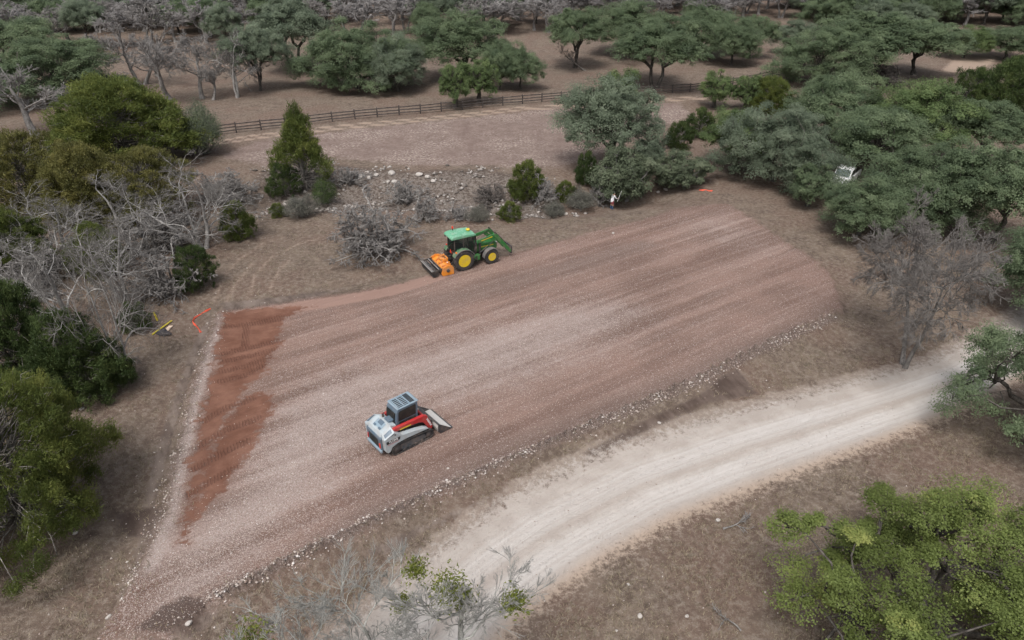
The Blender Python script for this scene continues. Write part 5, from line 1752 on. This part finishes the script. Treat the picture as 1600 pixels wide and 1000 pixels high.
def build_pickup(loc, rz):
    T_ = empty('pickup_truck', loc, rz)
    tag(T_, 'white pickup truck glimpsed through the oak crowns, right of the pad', 'truck')
    body = [(-2.75, .50), (-2.75, 1.10), (-.85, 1.12), (1.05, 1.12), (2.45, 1.02), (2.72, .92), (2.76, .50), (2.2, .42), (-2.2, .42)]
    MB().prism(body, -.96, .96).build('body', WP, T_, 0.06)
    cab = [(-.90, 1.10), (-.72, 1.78), (-.45, 1.88), (.35, 1.88), (.62, 1.80), (1.18, 1.12)]
    MB().prism(cab, -.80, .80).build('cab', WP, T_, 0.07)
    MB()._add([(1.155, -.70, 1.19), (1.155, .70, 1.19), (.67, .66, 1.79), (.67, -.66, 1.79)], [(0, 1, 2, 3)]).build('windscreen', GLASS, T_)
    for s in (-1, 1):
        MB().prism([(-.74, 1.18), (-.62, 1.70), (.56, 1.72), (1.0, 1.18)], s * .802, s * .81).build('side_window', MESHD, T_)
        MB().box(2.60, 2.775, s * .70 - .18, s * .70 + .18, .74, .92).build('headlight', LGREY, T_, 0.02)
        MB().box(1.0, 1.2, s * 1.05 - .10, s * 1.05 + .10, 1.18, 1.38).build('mirror', BLK, T_, 0.02)
        for x in (-1.75, 1.75):
            w = empty('wheel', (x, s * .86, .38), 0, T_)
            MB().lathe([(.22, -.12), (.36, -.13), (.39, -.08), (.39, .08), (.36, .13), (.22, .12)], n=24).build('tyre', RUB, w, smooth=True)
            MB().lathe([(.23, s * .10), (.18, s * .06), (1e-6, s * .09)], n=18).build('rim', STEEL, w, smooth=True)
    MB().box(2.70, 2.79, -.46, .46, .62, .90).build('grille', BLK, T_, 0.02)
    MB().box(2.66, 2.84, -.95, .95, .44, .60).build('bumper', STEEL, T_, 0.03)
    MB().box(-2.66, -.98, -.82, .82, 1.121, 1.130).build('bed_cover', BLK, T_, 0.003)
    return T_


tp_ = at(1316, 288)
build_pickup(tp_, R_(232))

# ------------------------------------------------------------------ person by the sage bush
SKIN = paint('skin', (0.42, 0.25, 0.18), 0.6, dirt=0.0)
SHIRT = paint('white_cotton', (0.80, 0.81, 0.83), 0.85, dirt=0.05)
SHORTS = paint('dull_red_cotton', (0.30, 0.055, 0.075), 0.85, dirt=0.1)
BLUE = paint('blue_cloth', (0.025, 0.085, 0.19), 0.8, dirt=0.1)
HAIR = paint('dark_hair', (0.012, 0.012, 0.016), 0.7, dirt=0.0)


def build_person(loc, rz):
    """standing, leaning a little forward with one arm out to the bush; x is forward"""
    J = {'pel': (0, 0, .96, .135), 'wai': (.05, 0, 1.12, .125), 'che': (.11, 0, 1.34, .145), 'nek': (.17, 0, 1.50, .058), 'chin': (.21, 0, 1.58, .075), 'hd': (.22, 0, 1.68, .098), 'top': (.21, 0, 1.76, .06),
         'shr': (.12, -.19, 1.42, .065), 'elr': (.26, -.27, 1.17, .046), 'wrr': (.47, -.24, 1.10, .032), 'har': (.56, -.22, 1.10, .036),
         'shl': (.12, .19, 1.42, .065), 'ell': (.30, .25, 1.22, .046), 'wrl': (.52, .20, 1.22, .032), 'hal': (.61, .18, 1.23, .036),
         'hir': (0, -.10, .88, .105), 'knr': (.05, -.11, .48, .066), 'anr': (-.02, -.11, .10, .045), 'tor': (.15, -.12, .05, .042),
         'hil': (0, .10, .88, .105), 'knl': (.01, .11, .48, .066), 'anl': (-.06, .11, .10, .045), 'tol': (.11, .12, .05, .042)}
    for h, sd in (('r', -1), ('l', 1)):
        hx, hy, hz, _ = J['ha' + h]
        for i, (dy, ln) in enumerate(((-.03, .07), (-.01, .085), (.01, .08), (.03, .065))):
            J[f'f{h}{i}a'] = (hx + .035, hy + dy, hz - .005, .010)
            J[f'f{h}{i}b'] = (hx + ln, hy + dy, hz - .035, .008)
        J[f't{h}'] = (hx + .02, hy - sd * .055, hz + .005, .010)
    E = [('pel', 'wai'), ('wai', 'che'), ('che', 'nek'), ('nek', 'chin'), ('chin', 'hd'), ('hd', 'top'), ('pel', 'hir'), ('pel', 'hil')]
    for s in 'rl':
        E += [('che', 'sh' + s), ('sh' + s, 'el' + s), ('el' + s, 'wr' + s), ('wr' + s, 'ha' + s), ('hi' + s, 'kn' + s), ('kn' + s, 'an' + s), ('an' + s, 'to' + s), ('ha' + s, 't' + s)]
        for i in range(4): E += [('ha' + s, f'f{s}{i}a'), (f'f{s}{i}a', f'f{s}{i}b')]
    names = list(J)
    me = bpy.data.meshes.new('body')
    me.from_pydata([J[k][:3] for k in names], [(names.index(a), names.index(b)) for a, b in E], [])
    o = bpy.data.objects.new('tmp_body', me)
    COL.objects.link(o)
    o.modifiers.new('skin', 'SKIN')
    for i, k in enumerate(names):
        sv = me.skin_vertices[0].data[i]
        sv.radius = (J[k][3], J[k][3])
        sv.use_root = (k == 'pel')
    ss = o.modifiers.new('sub', 'SUBSURF')
    ss.levels = ss.render_levels = 2
    dg = bpy.context.evaluated_depsgraph_get()
    bm_ = bpy.data.meshes.new_from_object(o.evaluated_get(dg))
    bpy.data.objects.remove(o)
    bm_.materials.clear()
    for m in (SKIN, SHIRT, SHORTS, BLUE): bm_.materials.append(m)
    for p in bm_.polygons:
        c = p.center
        arm = math.hypot(c.x - .12, abs(c.y) - .19) > .30 and c.z > 1.0 and c.x > .40
        p.material_index = 0 if (c.z > 1.485 and c.x > .08 and abs(c.y) < .12) or arm else 1 if c.z > .93 else 2 if c.z > .56 else 0 if c.z > .40 else 3
        p.use_smooth = True
    T_ = empty('person', loc, rz)
    tag(T_, 'person in white shirt and dull red shorts standing beside the sage bush', 'person')
    link('body', bm_, T_)
    h = MB()
    h.lathe([(1e-6, .125), (.05, .118), (.09, .085), (.112, .03), (.108, -.03), (.085, -.06)], (.205, 0, 1.69), 'z', 16)
    h.build('hair', HAIR, T_, smooth=True)
    # shirt tail hanging over the hips
    MB().lathe([(.165, .82), (.175, .90), (.162, 1.02), (.150, 1.12)], (.02, 0, 0), 'z', 18).build('shirt', SHIRT, T_, smooth=True)
    f = MB().ball((.318, 0, 1.665), .016)
    f.build('nose', SKIN, T_, smooth=True)
    for s in (-1, 1):
        MB().ball((.304, s * .036, 1.69), .011).build('eye', HAIR, T_, smooth=True)
        MB().ball((.215, s * .105, 1.665), .026).build('ear', SKIN, T_, smooth=True)
    return T_


pp = at(955.5, 327)
build_person(pp, R_(30))
st = MB().tube([(pp.x + .55, pp.y + .20, pp.z + .75), (pp.x + .92, pp.y + .45, pp.z + 1.75)], .022, 8).build('pale_stick', WHITE, None, smooth=True)
tag(st, 'short pale stick held up beside the person at the bush', 'stick')

# ------------------------------------------------------------------ things dropped at the left corner of the pad
PINE = paint('pine_board', (0.66, 0.52, 0.40), 0.7, dirt=0.2)
YPOLE = paint('yellow_pole', (0.62, 0.52, 0.03), 0.5, dirt=0.2)
NAVY = paint('dark_bag_cloth', (0.022, 0.024, 0.034), 0.8, dirt=0.2)


def ground_pt(px, py, dz=0.0):
    p = at(px, py)
    return Vector((p.x, p.y, p.z + dz))


def lying(name, a, b, shape, mat, label, cat):
    """something long lying on the ground between two pixels"""
    A, B = ground_pt(*a), ground_pt(*b)
    d = B - A
    o = shape(d.length).build(name, mat, None, 0.004)
    o.location = A + Vector((0, 0, 0.02))
    o.rotation_euler = (0, -math.asin(d.z / d.length), math.atan2(d.y, d.x))
    return tag(o, label, cat)


lying('pine_board', (258, 519.5), (267.5, 510), lambda L: MB().box(0, L, -.14, .14, 0, .05), PINE, 'short pale new pine board lying by the dark bag', 'board')
lying('yellow_pole', (238.5, 524), (269, 503), lambda L: MB().tube([(0, 0, .05), (L * .45, 0, .07), (L, 0, .09)], .045, 8), YPOLE, 'long yellow pole lying across the dark bag', 'pole')
lying('grey_stick', (235, 520), (247.5, 510.5), lambda L: MB().tube([(0, 0, .03), (L, 0, .04)], .03, 6), STEEL, 'short grey rod left of the yellow pole', 'rod')
A = ground_pt(251, 512)
yl = empty('yellow_level', A, R_(100))
tag(yl, 'yellow survey tool standing behind the boards', 'tool')
MB().tube([(0, 0, -.05), (0, .05, .62)], .014, 6).build('spike', STEEL, yl)
MB().tube([(0, .05, .60), (0, .12, 1.25)], [.07, .055], 10).build('handle', YPOLE, yl, smooth=True)
MB().box(-.12, .12, .10, .14, 1.02, 1.08).build('crossbar', YPOLE, yl, 0.01)
b_ = ground_pt(254, 521)
bg = MB()
rb = random.Random(4)
bg.lathe([(.30, -.02), (.36, .08), (.30, .20), (.16, .27), (1e-6, .28)], (0, 0, 0), 'z', 16)
bg.lathe([(.20, -.02), (.26, .06), (.20, .16), (1e-6, .20)], (.34, -.12, 0), 'z', 14)
bg.v = [(x * (1 + .18 * math.sin(7 * y + 3)), y * (1 + .15 * math.sin(9 * x)), z * (1 + .2 * math.sin(8 * x + 5 * y))) for x, y, z in bg.v]
o = bg.build('tool_bag', NAVY, None, smooth=True)
o.location = b_
tag(o, 'crumpled dark bag lying under the yellow pole', 'bag')

NEON = paint('orange_netting', (0.72, 0.10, 0.05), 0.6, dirt=0.15)


def ribbon(name, pts, w, label):
    P = [ground_pt(*p) for p in pts]
    vs, n = [], len(P)
    for i, p in enumerate(P):
        d = (P[min(i + 1, n - 1)] - P[max(i - 1, 0)]).normalized()
        s = Vector((-d.y, d.x, 0))
        ww = w * (0.75 + 0.4 * math.sin(i * 2.3))
        h = 0.05 + 0.05 * math.sin(i * 1.9)
        vs += [p + s * ww / 2 + Vector((0, 0, .02)), p + Vector((0, 0, .05 + h)), p - s * ww / 2 + Vector((0, 0, .02))]
    fs = [(i * 3 + k, i * 3 + k + 1, i * 3 + k + 4, i * 3 + k + 3) for i in range(n - 1) for k in (0, 1)]
    o = MB()._add(vs, fs).build(name, NEON, None)
    so = o.modifiers.new('thick', 'SOLIDIFY')
    so.thickness = 0.012
    return tag(o, label, 'netting')


ribbon('orange_netting', [(329, 483), (322, 487), (316, 490), (310, 493.5), (304, 498), (301, 503), (304, 507), (308, 511), (311, 515), (314, 520)], .13, 'orange-red ribbon curling on the ground at the pad corner, left')
ribbon('orange_netting', [(1093, 297.5), (1098, 298), (1103, 297), (1108, 298.5), (1113, 299)], .22, 'small bright orange strip lying near the far pad corner')

# ------------------------------------------------------------------ single stones one can pick out
LIME = paint('limestone', (0.45, 0.42, 0.39), 0.85, dirt=0.6, dust=(0.36, 0.31, 0.27))


def stone_mesh(seed, n=1):
    r = np.random.RandomState(seed)
    bm = bmesh.new()
    bmesh.ops.create_icosphere(bm, subdivisions=2, radius=0.5)
    f = unit(r.normal(size=(7, 3)))
    for v in bm.verts:
        c = np.array(v.co)
        for k in f:      # chip flat faces off the ball
            d = c @ k
            if d > 0.33: c = c - k * (d - 0.33) * 0.85
        v.co = c * np.array([1, 0.8, 0.55])
    me = bpy.data.meshes.new('stone')
    bm.to_mesh(me)
    bm.free()
    me.materials.append(LIME)
    return me


SM = [stone_mesh(i) for i in range(5)]
STONES = [(295, 975, .34, 'big white stone at the lower left end of the stone ridge'), (1000, 963, .26, 'pale flat stone in dry grass right of the bare bottom trees'),
          (1073, 963, .20, 'pale stone in dry grass, second right of the bare bottom trees'), (963, 986, .16, 'small pale stone nearest the bottom edge, right of the bare trees'),
          (982, 914, .18, 'small pale stone in dry grass just below the road'), (1122, 813, .26, 'pale stone beside the dead branch below the road'),
          (565, 277, .9, 'white round boulder at the left of the creek stones'), (577, 279, .65, 'pale boulder second from left above the creek'),
          (588, 275, .7, 'pale boulder third from left above the creek'), (612, 272, 1.0, 'broad white boulder in the middle of the creek stones'),
          (617, 285, .8, 'white boulder below the broad one in the creek'), (606, 285, .6, 'small white boulder left of its twin in the creek'),
          (655, 274, .9, 'white boulder at the right of the creek stones'), (668, 278, .8, 'white boulder right beside the tall grey brush'),
          (677, 284, .7, 'rightmost pale boulder over the creek'), (958, 305 + 60, .3, 'pale stone on the bank between person and pad'),
          (884, 335, .55, 'white stone on the bank above the pad, behind the loader'), (1040, 297, .6, 'white slab at the foot of the low sage bush'),
          (1028, 301, .5, 'white slab left of another below the sage bush'), (700, 672 + 60, .16, 'lone pale stone on the pad in front of the bucket'),
          (128, 640, .35, 'pale stone at the edge of the dark cedars'), (117, 658, .3, 'pale stone by the big yellow-green cedar'),
          (118, 833, .3, 'pale stone below the big yellow-green cedar'), (170, 965, .3, 'pale stone near the bottom left corner'),
          (1030, 651 + 10, .22, 'pale stone below the stone ridge near the dark soil')]
for i, (px, py, s, lab) in enumerate(STONES):
    o = link('limestone_rock', SM[i % 5])
    p = at(px, py)
    o.location = p + Vector((0, 0, s * .12))
    o.scale = (s, s, s)
    o.rotation_euler = (_fw.uniform(-.2, .2), _fw.uniform(-.2, .2), _fw.uniform(0, 6))
    tag(o, lab, 'stone', 'pale stones lying about')

# dead branches on the ground
for i, (px, py, s, lab) in enumerate([(1135, 826, .9, 'bleached dead branch lying below the road'), (1153, 983, .7, 'bleached stick heap near the bottom, right of the pale stones'),
                                      (100, 625, 1.2, 'dead grey branch at the edge of the dark cedars')]):
    tr_, br_, _ = make_bare(300 + i, H=2.2, trunk_h=.5, kids=(4, 4, 3, 2, 2), thick=.05)
    root = empty('dead_branch', at(px, py) + Vector((0, 0, .10)), _fw.uniform(0, 6))
    root.rotation_euler = (R_(84), 0, _fw.uniform(0, 6))
    root.scale = (s, s, s)
    tag(root, lab, 'branch')
    for nm, me in (('limb', tr_), ('twigs', br_)): link(nm, me, root, BM['grey'])

# ------------------------------------------------------------------ uncountable litter: stones and dry grass
rg = np.random.RandomState(77)


def scatter(n, keep, x0=-40, x1=75, y0=14, y1=75):
    """points on the ground, denser near the camera, kept with probability keep(masks)"""
    out = []
    got = 0
    while got < n:
        y = y0 * (y1 / y0) ** rg.uniform(0, 1, 60000)
        x = rg.uniform(-1, 1, 60000) * (8 + 0.78 * y)
        P = np.stack([x, y], 1)
        k = keep(gmask(P), P)
        P = P[rg.uniform(size=len(P)) < k]
        out.append(P)
        got += len(P)
    return np.concatenate(out)[:n]


def stone_field(name, P, smin, smax, mat, label, powr=2.2):
    n = len(P)
    base = np.array([[1, 0, 0], [-1, 0, 0], [0, 1, 0], [0, -1, 0], [0, 0, 1], [0, 0, -1]], float)
    F = np.array([[0, 2, 4], [2, 1, 4], [1, 3, 4], [3, 0, 4], [2, 0, 5], [1, 2, 5], [3, 1, 5], [0, 3, 5]])
    s = smin + (smax - smin) * rg.uniform(size=n) ** powr
    V = base[None] * rg.uniform(0.55, 1.2, (n, 6, 1)) + rg.normal(0, .16, (n, 6, 3))
    V *= s[:, None, None] * np.array([1, 1, .65]) * 0.5
    a = rg.uniform(0, 6.28, n)
    c, sn = np.cos(a)[:, None], np.sin(a)[:, None]
    x, y = V[..., 0] * c - V[..., 1] * sn, V[..., 0] * sn + V[..., 1] * c
    z = tz(P)
    V = np.stack([x + P[:, :1], y + P[:, 1:], V[..., 2] + (z + s * 0.10)[:, None]], -1)
    tint = np.repeat(rg.uniform(size=n), 6)
    me = mk(name, V.reshape(-1, 3), None, (np.arange(n)[:, None, None] * 6 + F[None]).reshape(-1, 3), {'tint': tint})
    return tag(link(name, me, None, mat), label, 'stones', None, 'stuff')


t = T('rubble_stone')
a = t.attr('tint').outputs['Fac']
c = t.mix(t.step(a, 0.0, 0.7), (0.30, 0.225, 0.19), (0.56, 0.49, 0.445))
c = t.mix(t.step(a, 0.78, 1.0), c, (0.72, 0.68, 0.65))
M_RUB = t.done(t.bsdf(c, 0.9, 0, 0.2))
t = T('creek_stone')
a = t.attr('tint').outputs['Fac']
M_CRK = t.done(t.bsdf(t.mix(t.step(a, 0.1, 1.0), (0.13, 0.113, 0.10), (0.44, 0.405, 0.375)), 0.9, 0, 0.2))
_pp = scatter(22000, lambda m, P: (m['pad'] > .5) * (0.10 + 0.75 * m['pale'] + .15 * (m['brown'] < .3)) * (1 - .97 * m['clay']) * (1 - .8 * m['till']) * (1 - m['road']))
stone_field('rubble', _pp, .018, .078, M_RUB, 'small crushed pale stones strewn over the earth pad', 3.0)
_pp = scatter(5000, lambda m, P: np.clip(m['wind'] * 1.1 - .12, 0, 1) * np.clip(0.55 + 0.9 * wob(P, 1.7, 2), 0.05, 1) * (1 - m['road']))
stone_field('stone_ridge', _pp, .025, .17, M_RUB, 'ridges of loose pale stones along the pad edges', 4.5)
_pp = scatter(1700, lambda m, P: m['rock'] * (P[:, 1] < 80) * np.clip(wob(P, 2.6, 2) * 1.6, 0, 1), y0=50, y1=80)
stone_field('creek_stones', _pp, .06, .62, M_CRK, 'weathered limestone rubble in the creek bed', 2.4)
_pp = scatter(1300, lambda m, P: 0.35 * (1 - m['pad']) * (1 - m['road']) * (P[:, 0] < 0) + .12 * (1 - m['pad']) * (1 - m['road']) + .5 * m['soil'], y1=60)
stone_field('field_stones', _pp, .03, .13, M_RUB, 'scattered pale pebbles in the dry grass')

_pp = scatter(1500, lambda m, P: 0.3 * (m['road'] > .6), y1=60)
stone_field('road_gravel', _pp, .02, .08, M_RUB, 'loose gravel on the pale road')
# dry grass: short bent blades in tufts
NT, NB = 24000, 4
_pp = scatter(NT, lambda m, P: 0.9 * (1 - m['pad']) * (m['road'] < .35) * (1 - .8 * m['soil']) * np.clip(0.55 + .9 * wob(P, 2.2, 1), 0, 1), y0=13, y1=60)
bx = np.repeat(_pp, NB, 0) + rg.normal(0, .07, (NT * NB, 2))
bz = tz(bx)
h = rg.uniform(.05, .16, NT * NB)
an = rg.uniform(0, 6.28, NT * NB)
d = np.stack([np.cos(an), np.sin(an), np.zeros_like(an)], 1)
tip = np.stack([bx[:, 0], bx[:, 1], bz + h], 1) + np.stack([rg.normal(0, .08, len(h)), rg.normal(0, .08, len(h)), 0 * h], 1)
b0 = np.stack([bx[:, 0], bx[:, 1], bz - .01], 1)
V = np.stack([b0 + d * .016, b0 - d * .016, tip], 1).reshape(-1, 3)
t = T('dry_grass')
a = t.attr('tint').outputs['Fac']
c = t.mix(t.step(a, 0.0, 0.8), (0.105, 0.085, 0.062), (0.32, 0.27, 0.19))
c = t.mix(t.step(a, 0.9, 1.0, 0, .7), c, (0.13, 0.15, 0.07))
M_GR = t.done(t.bsdf(c, 0.8, 0, 0.2))
me = mk('dry_grass', V, None, np.arange(NT * NB * 3).reshape(-1, 3), {'tint': np.repeat(np.repeat(rg.uniform(size=NT), NB) * .6 + rg.uniform(size=NT * NB) * .4, 3)})
tag(link('dry_grass', me, None, M_GR), 'short dry straw-coloured grass and leaf litter', 'grass', None, 'stuff')
